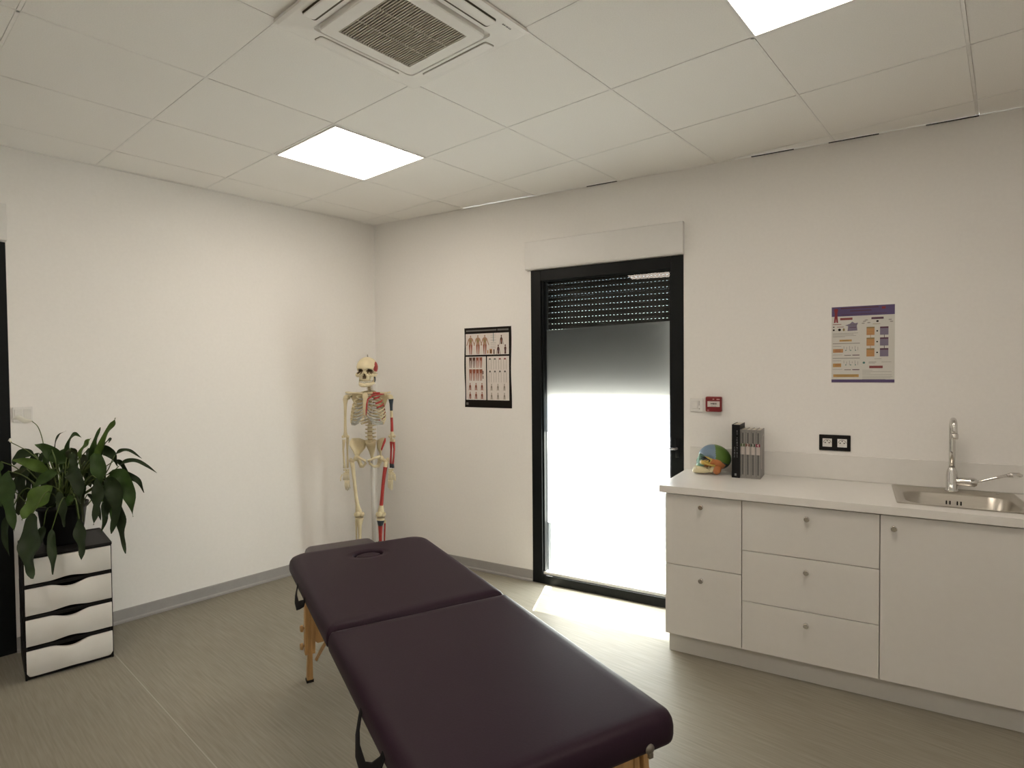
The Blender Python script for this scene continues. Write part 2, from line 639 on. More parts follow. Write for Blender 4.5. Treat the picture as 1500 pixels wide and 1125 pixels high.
# outer panel ring that slopes gently away from the ceiling towards the middle
o1, o2 = 0.315, 0.235
lip = [[(x, y, z) for x, y in rrect(h, h, r, 4)] for h, r, z in ((o1, .01, .0), (o1, .01, .010), (o1 - .012, .01, .014), (0.222, .02, .022), (0.222, .02, .012))]
mb.rings(lip, 0, False, False, False)
mb.rings([[(x, y, 0.012) for x, y in rrect(0.222, .222, .02, 4)], [(x, y, 0.010) for x, y in rrect(.19, .19, .02, 4)]], 0, False, True, False)
mb.build('panel', M_AC, t)
# side vanes with their dark slots
for k in range(4):
    R4 = Matrix.Rotation(k * PI / 2, 4, 'Z')
    opened = k in (0, 3)
    Mp = R4 @ Matrix.Translation((0, 0.262, 0.0182)) @ Matrix.Rotation(-0.0985, 4, 'X')
    sl = MB()
    slab(sl, 0.176, 0.0265, 0.012, [(0, -0.004), (0, 0.0003), (0.001, 0.0005)], 4, M=Mp)
    sl.build('air_slot', M_ACVENT if opened else mat('ac_slot_edge', (0.30, 0.27, 0.22), 0.6), t)
    vn = MB()
    Mv = Mp @ Matrix.Translation((0, 0.001 if opened else 0, 0.0004)) @ Matrix.Rotation(0.16 if opened else 0.0, 4, 'X')
    slab(vn, 0.1735, 0.0225 if opened else 0.0242, 0.010, [(0.002, 0.0), (0, 0.001), (0, 0.0030), (0.003, 0.0042)], 4, M=Mv)
    vn.build('vane', M_AC, t)
# intake grille: frame and slats
mb = MB()
gh, gi = 0.208, 0.158
ring_o = rrect(gh, gh, 0.022, 5)
ring_i = rrect(gi, gi, 0.004, 5)
prof = [[(x, y, 0.010) for x, y in ring_o], [(x, y, 0.027) for x, y in ring_o],
        [(x, y, 0.030) for x, y in rrect(gh - .004, gh - .004, .02, 5)], [(x, y, 0.030) for x, y in ring_i], [(x, y, 0.014) for x, y in ring_i]]
mb.rings(prof, 0, False, False, False)
gf = mb.build('grille_frame', M_AC, t)
mb = MB()
mb.box(-gi, -gi, 0.010, gi, gi, 0.013)
mb.build('filter', M_ACVENT, t)
smb = MB()
smb.box(-gi, -0.0022, 0.016, gi, 0.0022, 0.0285)
s0 = smb.build('slat', M_ACSLAT, gf)
NS = 30
s0.location = (0, -gi + gi * 2 * 0.5 / NS, 0)
for k in range(1, NS):
    c = s0.copy()
    COL.objects.link(c)
    c.parent = gf
    c.location = (0, -gi + gi * 2 * (k + 0.5) / NS, 0)
for xx in (-0.053, 0.053):
    rb = MB()
    rb.box(xx - 0.0016, -gi, 0.0155, xx + 0.0016, gi, 0.0288)
    rb.build('grille_rib', M_ACSLAT, gf)
mb = MB()
for k, wd in enumerate((0.004, 0.003, 0.004, 0.002, 0.004, 0.004)):
    mb.box(0.285 + 0.0, -0.245 + k * 0.0075, 0.0166, 0.291, -0.245 + k * 0.0075 + wd, 0.0176)
mb.build('maker_mark', mat('grey_print', (0.25, 0.24, 0.23), 0.6), t)

# ------------------------------------------------------------------ glazed door with roller shutter (back wall)
d1 = struct(empty('door_1', (DX0, 0, 0)), 'tall anthracite glazed door with frosted film beside the kitchenette', 'door')
DW = DX1 - DX0
FWD = 0.078


def dbox(name, x0, y0, z0, x1, y1, z1, m, par, bevel=0.003):
    mb = MB()
    cx, cy, cz = (x0 + x1) / 2, (y0 + y1) / 2, (z0 + z1) / 2
    mb.box(x0 - cx, y0 - cy, z0 - cz, x1 - cx, y1 - cy, z1 - cz)
    return mb.build(name, m, par, bevel, loc=(cx, cy, cz))


dbox('jamb', 0, -0.004, 0, FWD, 0.075, DZ1, M_BLACKFRAME, d1)
dbox('jamb', DW - FWD, -0.004, 0, DW, 0.075, DZ1, M_BLACKFRAME, d1)
dbox('frame_head', FWD, -0.004, DZ1 - FWD, DW - FWD, 0.075, DZ1, M_BLACKFRAME, d1)
dbox('sill', FWD, -0.004, 0.0, DW - FWD, 0.075, 0.062, M_BLACKFRAME, d1)
dbox('sill_bead', FWD, 0.010, 0.062, DW - FWD, 0.046, 0.084, mat('bead_grey', (0.75, 0.75, 0.73), 0.3), d1)
# slim glazing beads
dbox('glazing_bead', FWD, 0.012, 0.084, FWD + 0.012, 0.046, DZ1 - FWD, M_BLACKFRAME, d1, 0.002)
dbox('glazing_bead', DW - FWD - 0.012, 0.012, 0.084, DW - FWD, 0.046, DZ1 - FWD, M_BLACKFRAME, d1, 0.002)
gx0, gx1, gz0, gz1 = FWD + 0.0, DW - FWD, 0.084, DZ1 - FWD
mb = MB()
mb.box(gx0, 0.048, gz0 - 0.01, gx1, 0.0485, gz1 + 0.01)
# one sheet only, so that light and view pass a single surface
me_ = MB()
me_.add([(gx0, 0.050, gz0 - .02), (gx1, 0.050, gz0 - .02), (gx1, 0.050, gz1 + .02), (gx0, 0.050, gz1 + .02)], [(0, 1, 2, 3)])
me_.build('glass_pane', M_GLASS, d1)
fz = 1.795
fx0, fx1 = gx0 + 0.018, gx1
notch_x, notch_z = gx0 + 0.060, 0.425
fm = MB()
fm.add([(notch_x, .052, gz0), (fx1, .052, gz0), (fx1, .052, fz + .012), (fx0, .052, fz - .012), (fx0, .052, notch_z), (notch_x, .052, notch_z)], [(0, 1, 2, 3, 4, 5)])
film = fm.build('frosted_film', M_FILM, d1)
film['label'] = 'frosted privacy film on the lower glass'
# lever handle on the right stile
mb = MB()
mb.box(DW - 0.052, -0.012, 0.955, DW - 0.024, -0.004, 1.075)
hd = mb.build('handle', M_BLACKFRAME, d1, 0.003)
mb = MB()
mb.tube([(DW - 0.040, -0.010, 1.013), (DW - 0.040, -0.034, 1.013), (DW - 0.046, -0.042, 1.013), (DW - 0.078, -0.044, 1.013)], [0.007, 0.007, 0.007, 0.006], 10)
mb.build('lever', mat('handle_grey', (0.25, 0.24, 0.24), 0.4, 0.6), hd)

# roller shutter: box inside, curtain of slats and guides outside
rs = thing('roller_shutter', 'roller shutter with white box and dark half lowered slats, frosted door', 'roller shutter', (DX0, 0, 0))
mb = MB()
bx0, bx1, bz0, bz1, bd = -0.030, DW + 0.005, 2.203, 2.400, 0.035
prof = [(0, bz0), (-bd + 0.006, bz0), (-bd, bz0 + 0.010), (-bd, bz1 - 0.004), (-bd + 0.004, bz1), (0, bz1)]
v = [(x, y, z) for x in (bx0, bx1) for y, z in prof]
n = len(prof)
mb.add(v, [tuple(range(n)), tuple(range(n, 2 * n))[::-1]] + [(i, n + i, n + (i + 1) % n, (i + 1) % n) for i in range(n)])
mb.build('shutter_box', M_WHITE, rs, 0.003)
SL_P = 0.0405
SL_Y = 0.170
lo = 1.335
smb = MB()
hw = DW / 2 - 0.035
# curved slat body, open slots under it along the hinge line
body = [(0.0045, 0.0065), (0.007, 0.020), (0.0045, 0.0345), (0.0, 0.0405), (-0.004, 0.0345), (-0.0025, 0.020), (-0.004, 0.0065)]
v = [(x, y, z) for x in (-hw, hw) for y, z in body]
n = len(body)
smb.add(v, [tuple(range(n))[::-1], tuple(range(n, 2 * n))] + [(i, (i + 1) % n, n + (i + 1) % n, n + i) for i in range(n)])
pitch = 0.0260
cnt = int(2 * hw / pitch)
x = -hw
for k in range(cnt + 1):
    x0 = -hw + k * pitch
    x1 = min(x0 + pitch - 0.0105, hw)
    smb.box(x0, -0.002, 0.0012, x1, 0.002, 0.0066)
smb.box(-hw, -0.002, 0.0, hw, 0.002, 0.0051)
s0 = smb.build('slat', M_SLAT, rs, loc=(DW / 2, SL_Y, lo + 0.05))
z = lo + 0.05 + SL_P
while z < 2.20:
    c = s0.copy()
    COL.objects.link(c)
    c.parent = rs
    c.location = (DW / 2, SL_Y, z)
    z += SL_P
mb = MB()
mb.box(-hw, SL_Y - 0.007, lo, hw, SL_Y + 0.007, lo + 0.05)
mb.build('bottom_bar', M_SLAT, rs, 0.002, loc=(DW / 2, 0, 0))
M_GUIDE = mat('guide_rail', (0.10, 0.105, 0.105), 0.4)
for xx in (0.014, DW - 0.05):
    mb = MB()
    mb.box(xx, SL_Y - 0.02, 0.0, xx + 0.036, SL_Y + 0.02, 2.2)
    mb.build('guide_rail', M_GUIDE, rs, 0.002)

# outside ground that shows bright through the film
mb = MB()
mb.box(-12, T, -0.10, 16, 26, -0.03)
struct(mb.build('floor_outside', mat('outside_paving', (0.065, 0.064, 0.06), 0.9, var=0.15, scale=3)), 'sunlit grey paving outside the glass door', 'paving')
mb = MB()
mb.box(DX0 - 0.02, 0.075, -0.03, DX1 + 0.02, T + 0.05, 0.002)
struct(mb.build('trim_3', mat('stone_sill', (0.55, 0.54, 0.50), 0.8)), 'pale stone threshold outside the glass door', 'threshold')

# ------------------------------------------------------------------ second glazed door (left wall), only its frame edge shows
d2 = struct(empty('door_2', M=LW @ Matrix.Translation((W0, 0, 0))), 'dark framed glazed door at the left edge behind the plant', 'door')
WW = W1 - W0


def wbox(name, x0, y0, z0, x1, y1, z1, m, par, bevel=0.003):
    return dbox(name, x0, y0, z0, x1, y1, z1, m, par, bevel)


wbox('jamb', 0, -0.075, 0, FWD, 0.004, WZ1, M_BLACKFRAME, d2)
wbox('jamb', WW - FWD, -0.075, 0, WW, 0.004, WZ1, M_BLACKFRAME, d2)
wbox('frame_head', FWD, -0.075, WZ1 - FWD, WW - FWD, 0.004, WZ1, M_BLACKFRAME, d2)
wbox('sill', FWD, -0.075, 0, WW - FWD, 0.004, 0.07, M_BLACKFRAME, d2)
mb = MB()
mb.add([(FWD, -0.05, 0.06), (WW - FWD, -0.05, 0.06), (WW - FWD, -0.05, WZ1 - FWD + .01), (FWD, -0.05, WZ1 - FWD + .01)], [(3, 2, 1, 0)])
mb.build('glass_pane', M_GLASS, d2)
rs2 = thing('roller_shutter', 'roller shutter with white box cut by the left edge, above the plant', 'roller shutter', M=LW @ Matrix.Translation((W0, 0, 0)))
mb = MB()
mb.box(-0.004, 0, 2.212, WW + 0.004, 0.035, 2.407)
mb.build('shutter_box', M_WHITE, rs2, 0.004)
sb = MB()
sb.box(0.03, -0.004, 0.0, WW - 0.03, 0.004, 0.0406)
s0 = sb.build('slat', M_SLAT, rs2, loc=(0, -0.13, 0.0))
z = SL_P
while z < 2.2:
    c = s0.copy()
    COL.objects.link(c)
    c.parent = rs2
    c.location = (0, -0.13, z)
    z += SL_P

# ------------------------------------------------------------------ kitchenette
KF = -0.582          # plane of the cabinet fronts
KB, KT = 0.112, 0.853
CT = 0.895           # worktop surface
KX = [2.590, 2.971, 3.5475, 4.150]


def knob_mb():
    mb = MB()
    mb.lathe([(0.006, 0.0), (0.006, 0.012), (0.0115, 0.014), (0.0125, 0.018), (0.0125, 0.029), (0.0105, 0.031)], 16, 0, Matrix.Rotation(PI / 2, 4, 'X'))
    return mb


KNOB = None


def add_knob(par, x, z):
    global KNOB
    if KNOB is None:
        KNOB = knob_mb().build('knob', M_CHROME, par, loc=(x, 0, z))
        return
    c = KNOB.copy()
    COL.objects.link(c)
    c.parent = par
    c.location = (x, 0, z)


def cabinet(x0, x1, fronts, label, cat='cabinet'):
    """fronts: (name, z0, z1, knob x, knob z) in world coordinates; root at the unit's base."""
    t = thing('base_cabinet', label, cat, (x0, KF, 0), group='white kitchenette base units')
    w = x1 - x0
    mb = MB()
    th = 0.018
    mb.box(0.0005, 0.021, KB, th, 0.56, KT)
    mb.box(w - th, 0.021, KB, w - 0.0005, 0.56, KT)
    mb.box(th, 0.021, KB, w - th, 0.56, KB + th)
    if 'sink' not in label:
        mb.box(th, 0.021, KT - th, w - th, 0.56, KT)
    mb.box(th, 0.545, KB + th, w - th, 0.56, KT - th)
    mb.build('body', M_LAMINATE, t)
    mb = MB()
    for fx in (0.05, w - 0.05):
        for fy in (0.10, 0.50):
            mb.lathe([(0.018, 0.0), (0.018, 0.01), (0.012, 0.012), (0.012, KB)], 12, 0, Matrix.Translation((fx, fy, 0)))
    mb.build('feet', M_BLACK, t)
    for name, z0, z1, kx, kz in fronts:
        f = MB()
        f.box(0.0018, 0, z0 + 0.0016, w - 0.0018, 0.019, z1 - 0.0016)
        fo = f.build(name, M_LAMINATE, t, 0.0012)
        add_knob(fo, kx - x0, kz)
    return t


cabinet(KX[0], KX[1], [('drawer', KB, 0.483, 2.778, 0.425), ('drawer', 0.483, KT, 2.778, 0.801)], 'narrow white base unit with two drawers next to the glass door')
cabinet(KX[1], KX[2], [('drawer', KB, 0.356, 3.256, 0.299), ('drawer', 0.356, 0.607, 3.256, 0.549), ('drawer', 0.607, KT, 3.258, 0.800)],
        'wide white base unit with three drawers, middle of the kitchenette')
cabinet(KX[2], KX[3], [('door', KB, KT, 3.598, 0.800)], 'white base unit with one plain door under the sink')
mb = MB()
mb.box(KX[0] + 0.008, -0.528, 0.0, 4.148, -0.510, KB - 0.002)
mb.box(KX[0] + 0.008, -0.510, 0.0, KX[0] + 0.026, -0.03, KB - 0.002)
tag(mb.build('plinth', M_PLINTH), 'long white plinth board under the kitchenette units', 'plinth')

# worktop with a cut-out for the sink
SX0, SX1, SY0, SY1 = 3.613, 4.103, -0.505, -0.035
cx0, cx1, cy0, cy1 = SX0 + 0.012, SX1 - 0.012, SY0 + 0.012, SY1 - 0.012
WX0, WX1, WY0, WY1 = 2.564, 4.170, -0.602, -0.001
mb = MB()
out_ring = [(WX0, WY0), (WX1, WY0), (WX1, WY1), (WX0, WY1)]
in_ring = [(cx0, cy0), (cx1, cy0), (cx1, cy1), (cx0, cy1)]
zb, zt = 0.8575, CT
v = [(x, y, z) for z in (zb, zt) for x, y in out_ring + in_ring]
f = []
for i in range(4):
    j = (i + 1) % 4
    f += [(8 + i, 8 + j, 12 + j, 12 + i), (i, 4 + i, 4 + j, j), (i, j, 8 + j, 8 + i), (4 + j, 4 + i, 12 + i, 12 + j)]
mb.add(v, f)
tag(mb.build('worktop', M_COUNTER, None, 0.003), 'long white laminate worktop over the drawers and sink unit', 'worktop')
mb = MB()
mb.box(WX0 + 0.02, -0.013, CT + 0.0005, WX1, -0.001, 1.030)
tag(mb.build('backsplash', M_COUNTER, None, 0.002), 'low white upstand strip along the wall behind the worktop', 'backsplash')

# inset sink
t = thing('sink', 'stainless steel inset sink with one rounded bowl', 'sink', ((SX0 + SX1) / 2, (SY0 + SY1) / 2, CT))
hx, hy = (SX1 - SX0) / 2, (SY1 - SY0) / 2
bcx, bcy, bhx, bhy = -0.002, -0.052, 0.203, 0.158
mb = MB()
N = 8
rg = [[(x, y, 0.0006) for x, y in rrect(hx, hy, 0.012, N)],
      [(x, y, 0.0042) for x, y in rrect(hx - .003, hy - .003, 0.012, N)],
      [(x, y, 0.0042) for x, y in rrect(hx - .012, hy - .012, 0.012, N)],
      [(x, y, 0.0022) for x, y in rrect(hx - .016, hy - .016, 0.012, N)],
      [(x, y, 0.0020) for x, y in rrect(bhx + .006, bhy + .006, 0.085, N, bcx, bcy)],
      [(x, y, -0.004) for x, y in rrect(bhx, bhy, 0.080, N, bcx, bcy)],
      [(x, y, -0.110) for x, y in rrect(bhx - .014, bhy - .014, 0.070, N, bcx, bcy)],
      [(x, y, -0.140) for x, y in rrect(bhx - .030, bhy - .030, 0.060, N, bcx, bcy)],
      [(x, y, -0.148) for x, y in rrect(bhx - .060, bhy - .060, 0.040, N, bcx, bcy)],
      [(x, y, -0.152) for x, y in rrect(0.045, 0.045, 0.045, N, bcx, bcy)]]
mb.rings(rg, 0, False, True, True)
sk = mb.build('basin', M_STEEL, t)
mb = MB()
mb.lathe([(0.040, -0.1515), (0.040, -0.149), (0.030, -0.147), (0.0, -0.149)], 20, 0, Matrix.Translation((bcx, bcy, 0)))
mb.build('drain', M_CHROME, t)
for k in range(4):
    mb = MB()
    xx = bcx - 0.030 + (0, 0.014, 0.042, 0.056)[k] + 0.002
    sl = rrect(0.0026, 0.0095, 0.0025, 3)
    Ms = Matrix.Translation((xx, bcy + bhy - 0.0085, -0.040)) @ Matrix.Rotation(PI / 2 + 0.13, 4, 'X')
    mb.prism(sl, 0.0, 0.0035, 0, Ms)
    mb.build('overflow_slot', M_BLACK, t)
mb = MB()
mb.lathe([(0.007, 0.0), (0.007, 0.004), (0.004, 0.006)], 12, 0, Matrix.Translation((0.175, 0.187, 0.0022)))
mb.build('cap', M_CHROME, t)

# mixer tap: body, swan spout towards the room, long medical lever
t = thing('mixer_tap', 'chrome mixer tap with tall bent spout and long lever handle', 'tap', (3.857, -0.098, CT + 0.0028))
mb = MB()
mb.lathe([(0.0, 0.0), (0.027, 0.0), (0.027, 0.006), (0.0235, 0.010), (0.0235, 0.075), (0.021, 0.095), (0.0165, 0.110), (0.0145, 0.118)], 24)
mb.build('body', M_CHROME, t)
mb = MB()
sp = [(0, 0, 0.11), (0, 0, 0.20), (0, 0, 0.30)]
for k in range(1, 9):
    a = PI * k / 8
    sp.append((0, -0.034 + 0.034 * math.cos(a), 0.315 + 0.034 * math.sin(a)))
sp += [(0, -0.068, 0.30), (0.001, -0.068, 0.285)]
mb.tube(sp, [0.0128] * 3 + [0.0125] * 8 + [0.0125, 0.0125], 14)
spo = mb.build('spout', M_CHROME, t)
mb = MB()
mb.lathe([(0.0145, 0.0), (0.0155, 0.003), (0.0155, 0.022), (0.013, 0.025)], 16, 0, Matrix.Translation((0.001, -0.068, 0.262)))
mb.build('aerator', M_CHROME, spo)
mb = MB()
RX = Matrix.Rotation(PI / 2, 4, 'Y')
mb.lathe([(0.019, 0.010), (0.0205, 0.018), (0.0205, 0.062), (0.022, 0.065), (0.022, 0.086), (0.016, 0.096), (0.006, 0.100)], 22, 0, Matrix.Translation((0, 0, 0.050)) @ RX)
hd = mb.build('cartridge', M_CHROME, t)
mb = MB()
mb.tube([(0.092, 0, 0.052), (0.115, -0.002, 0.060), (0.165, -0.004, 0.080), (0.205, -0.006, 0.094)], [0.0055, 0.0055, 0.006, 0.0075], 10)
mb.tube([(0.200, -0.006, 0.092), (0.222, -0.006, 0.098), (0.250, -0.006, 0.099), (0.262, -0.006, 0.097)], [0.006, 0.012, 0.012, 0.006], 12, flat=0.75)
mb.build('lever', M_CHROME, hd)

# ------------------------------------------------------------------ wall fittings on the back wall
M_RED_PL = mat('alarm_red', (0.20, 0.008, 0.012), 0.4, var=0.03)
M_PRINTB = mat('print_black', (0.02, 0.018, 0.016), 0.6)


def plate(name, label, cat, x0, x1, z0, z1, d, m, bevel=0.003):
    t = thing(name, label, cat, ((x0 + x1) / 2, 0, (z0 + z1) / 2))
    hx, hz = (x1 - x0) / 2, (z1 - z0) / 2
    mb = MB()
    mb.box(-hx, -d, -hz, hx, -0.0005, hz)
    mb.build('plate', m, t, bevel)
    return t, hx, hz


t, hx, hz = plate('light_switch', 'white square wall switch beside the red alarm box', 'switch', 2.583, 2.660, 1.243, 1.325, 0.010, M_WHITE)
mb = MB()
mb.box(-0.026, -0.0135, -0.022, 0.008, -0.009, 0.026)
mb.build('rocker', M_WHITE, t, 0.002)
mb = MB()
mb.box(0.014, -0.0115, -0.002, 0.018, -0.009, 0.026)
mb.build('indicator', mat('switch_grey', (0.40, 0.38, 0.36), 0.5), t)
mb = MB()
mb.lathe([(0.004, 0), (0.004, 0.002)], 10, 0, Matrix.Translation((0.017, -0.0100, -0.022)) @ Matrix.Rotation(PI / 2, 4, 'X'))
mb.build('led', mat('switch_grey', (0.40, 0.38, 0.36), 0.5), t)

t, hx, hz = plate('fire_alarm_call_point', 'red fire alarm call point with white press panel', 'alarm', 2.679, 2.770, 1.247, 1.337, 0.032, M_RED_PL, 0.006)
mb = MB()
mb.box(-0.034, -0.0335, -0.015, 0.036, -0.031, 0.018)
pp = mb.build('press_panel', M_PAPER, t, 0.001)
mb = MB()
Mx = Matrix(((1, 0, 0, 0), (0, 0, -1, 0), (0, 1, 0, 0), (0, 0, 0, 1)))     # drawing plane (x, z) facing -y
zz = 0.0338
mb.prism([(-0.017, 0.001), (-0.008, 0.001), (-0.008, -0.002), (-0.002, 0.003), (-0.008, 0.008), (-0.008, 0.005), (-0.017, 0.005)], zz, zz + 0.0006, 0, Mx)
mb.prism([(0.021, 0.001), (0.012, 0.001), (0.012, -0.002), (0.006, 0.003), (0.012, 0.008), (0.012, 0.005), (0.021, 0.005)], zz, zz + 0.0006, 0, Mx)
mb.prism([(0.002 + 0.0045 * math.cos(a * PI / 6), 0.003 + 0.0045 * math.sin(a * PI / 6)) for a in range(12)], zz, zz + 0.0006, 0, Mx)
mb.box(-0.018, -0.0342, 0.0125, 0.020, -0.0335, 0.0138)
mb.box(-0.014, -0.0342, -0.0115, 0.017, -0.0335, -0.0100)
mb.build('press_symbol', M_PRINTB, pp)
mb = MB()
mb.box(0.018, -0.0328, 0.026, 0.036, -0.0315, 0.033)
mb.ell((0.0, -0.0318, 0.030), (0.006, 0.0015, 0.004), 10, 6)
mb.box(-0.036, -0.0326, -0.038, -0.024, -0.0315, -0.033)
mb.build('markings', mat('alarm_pink', (0.55, 0.30, 0.28), 0.5), t)

t, hx, hz = plate('power_outlet', 'black double power outlet with two white sockets above worktop', 'outlet', 3.280, 3.430, 1.052, 1.138, 0.009, M_BLACK, 0.003)
for sx in (-0.0355, 0.0355):
    mb = MB()
    mb.box(sx - 0.0225, -0.0105, -0.0225, sx + 0.0225, -0.0085, 0.0225)
    so = mb.build('socket', M_WHITE, t, 0.0015)
    mb = MB()
    arc = [(sx + 0.0195 * math.cos(PI * k / 10), 0.000 + 0.0185 * math.sin(PI * k / 10)) for k in range(11)]
    arc2 = [(sx + 0.0165 * math.cos(PI * k / 10), 0.000 + 0.0155 * math.sin(PI * k / 10)) for k in range(11)]
    mb.prism(arc + arc2[::-1], 0.0106, 0.0110, 1, Mx)
    for dx, dz, r in ((-0.0095, 0.000, 0.0034), (0.0095, 0.000, 0.0034), (0.0, 0.0105, 0.003)):
        mb.prism([(sx + dx + r * math.cos(a * PI / 5), dz + r * math.sin(a * PI / 5)) for a in range(10)], 0.0108, 0.0114, 0, Mx)
    mb.build('contact_hole', [M_PRINTB, mat('socket_shade', (0.35, 0.32, 0.27), 0.6)], so)

# white double plate on the left wall, behind the plant's flower
t = thing('light_switch', 'white double switch plate on the wall above the plant', 'switch', M=LW @ Matrix.Translation((2.288, 0, 1.288)))
mb = MB()
mb.box(-0.043, 0.0005, -0.041, 0.043, 0.010, 0.041)
mb.build('plate', M_WHITE, t, 0.003)
for sx in (-0.019, 0.019):
    mb = MB()
    mb.box(sx - 0.0165, 0.0095, -0.028, sx + 0.0165, 0.0130, 0.028)
    mb.build('rocker', mat('switch_white', (0.74, 0.73, 0.70), 0.4), t, 0.002)

# ------------------------------------------------------------------ posters (flat print as thin coloured shapes on the sheet)
PR = {}


def ink(name, col):
    return mat('ink_' + name, col, 0.5, var=0.02, spec=0.12)


class Print:
    """Collects flat coloured shapes, each ink in its own material slot, in (x, y) of the sheet."""

    def __init__(s, lift=0.0006):
        s.mb, s.inks, s.lift = MB(), [], lift

    def idx(s, i):
        if i not in s.inks:
            s.inks.append(i)
        return s.inks.index(i)

    def poly(s, pts, i, l=0):
        z = s.lift + 0.0002 * l
        s.mb.add([(x, -z - 0.0008, y) for x, y in pts], [tuple(range(len(pts)))], s.idx(i))

    def rect(s, x0, y0, x1, y1, i, l=0):
        s.poly([(x0, y0), (x1, y0), (x1, y1), (x0, y1)], i, l)

    def disc(s, x, y, rx, ry, i, l=0, n=10):
        s.poly([(x + rx * math.cos(2 * PI * k / n), y + ry * math.sin(2 * PI * k / n)) for k in range(n)], i, l)

    def build(s, name, par, inks):
        return s.mb.build(name, [inks[i] for i in s.inks], par)


INKS = {'black': ink('black', (0.012, 0.009, 0.008)), 'grey': ink('grey', (0.16, 0.15, 0.14)), 'lgrey': ink('lgrey', (0.36, 0.34, 0.32)),
        'flesh': ink('flesh', (0.42, 0.25, 0.17)), 'muscle': ink('muscle', (0.30, 0.10, 0.06)), 'dark': ink('dark', (0.11, 0.055, 0.04)),
        'bone': ink('bone', (0.30, 0.26, 0.20)), 'pale': ink('pale', (0.74, 0.68, 0.64)), 'olive': ink('olive', (0.30, 0.24, 0.11)),
        'purple': ink('purple', (0.125, 0.095, 0.20)), 'plum': ink('plum', (0.12, 0.06, 0.09)), 'red': ink('red', (0.26, 0.05, 0.06)),
        'brick': ink('brick', (0.27, 0.09, 0.09)), 'sand': ink('sand', (0.56, 0.34, 0.13)), 'lilac': ink('lilac', (0.23, 0.20, 0.27)),
        'peach': ink('peach', (0.52, 0.28, 0.13)), 'teal': ink('teal', (0.10, 0.22, 0.20)), 'rose': ink('rose', (0.60, 0.42, 0.38))}


def figure(P, x, y, h, body, legs, legs_only=False, arms=True, torso_only=False, spread=1.0):
    """Small standing figure, feet (or waist) at y, h tall."""
    w = h * 0.13 * spread
    if not legs_only:
        hh = h if not torso_only else h * 1.9
        top = y + h
        P.disc(x, top - hh * 0.062, hh * 0.040, hh * 0.058, body, 1, 8)
        P.poly([(x - w * 0.35, top - hh * 0.12), (x + w * 0.35, top - hh * 0.12), (x + w * 1.05, top - hh * 0.19), (x + w * 0.72, top - hh * 0.36), (x + w * 0.82, top - hh * 0.52),
                (x - w * 0.82, top - hh * 0.52), (x - w * 0.72, top - hh * 0.36), (x - w * 1.05, top - hh * 0.19)][::-1], body, 1)
        P.disc(x, top - hh * 0.30, w * 0.40, hh * 0.10, 'olive' if body == 'flesh' else legs, 2, 8)
        if arms:
            for s in (-1, 1):
                q = [(x + s * w * 1.05, top - hh * 0.185), (x + s * w * 1.45, top - hh * 0.34), (x + s * w * 2.05, top - hh * 0.53), (x + s * w * 1.75, top - hh * 0.55), (x + s * w * 1.12, top - hh * 0.36), (x + s * w * 0.75, top - hh * 0.23)]
                P.poly(q if s < 0 else q[::-1], body, 1)
    if not torso_only:
        lt = y + h * (0.5 if not legs_only else 1.0)
        for s in (-1, 1):
            q = [(x + s * w * 0.05, lt), (x + s * w * 0.85, lt), (x + s * w * 0.70, y + (lt - y) * 0.5), (x + s * w * 0.52, y), (x + s * w * 0.22, y), (x + s * w * 0.20, y + (lt - y) * 0.5)]
            P.poly(q if s < 0 else q[::-1], legs, 1)


# anatomy chart
px0, px1, pz0, pz1 = 0.905, 1.315, 1.229, 1.823
PW_, PH_ = px1 - px0, pz1 - pz0
t = thing('anatomy_poster', 'black bordered anatomy chart with rows of small muscle figures', 'poster', ((px0 + px1) / 2, -0.0005, (pz0 + pz1) / 2))
# sheet with slightly wavy side edges
mb = MB()
ys = [i / 24 for i in range(25)]
lef = [(-PW_ / 2 + 0.003 * math.sin(v * 9), -PH_ / 2 + v * PH_) for v in ys]
rig = [(PW_ / 2 + 0.003 * math.sin(v * 8 + 1), -PH_ / 2 + v * PH_) for v in ys]
mb.prism(lef[::-1] + rig, 0.0, 0.0012, 0, Mx)
mb.build('sheet', INKS['black'], t)
P = Print()


def ux(u):
    return -PW_ / 2 + u * PW_


def vz(v):
    return PH_ / 2 - v * PH_


def prect(u0, v0, u1, v1, i, l=0):
    P.rect(ux(u0), vz(v1), ux(u1), vz(v0), i, l)


prect(0.03, 0.075, 0.955, 0.34, 'pale')
prect(0.03, 0.362, 0.470, 0.905, 'pale')
prect(0.495, 0.362, 0.955, 0.905, 'pale')
prect(0.04, 0.028, 0.70, 0.046, 'grey')
prect(0.72, 0.026, 0.95, 0.048, 'grey')
prect(0.03, 0.94, 0.08, 0.97, 'grey')
for u in (0.14, 0.30, 0.45):
    figure(P, ux(u), vz(0.335), 0.145, 'flesh', 'muscle')
figure(P, ux(0.80), vz(0.215), 0.068, 'dark', 'muscle', torso_only=True)
figure(P, ux(0.735), vz(0.335), 0.070, 'dark', 'plum', torso_only=True)
figure(P, ux(0.88), vz(0.335), 0.070, 'dark', 'plum', torso_only=True, arms=False)
for v in (0.10, 0.125, 0.16, 0.19, 0.21, 0.235, 0.255):
    prect(0.575, v, 0.69, v + 0.004, 'lgrey', 1)
prect(0.628, 0.075, 0.640, 0.18, 'teal', 1)
prect(0.50, 0.285, 0.525, 0.325, 'peach', 1)
prect(0.55, 0.270, 0.605, 0.328, 'peach', 1)
prect(0.565, 0.28, 0.59, 0.325, 'dark', 2)
prect(0.632, 0.275, 0.655, 0.335, 'dark', 1)
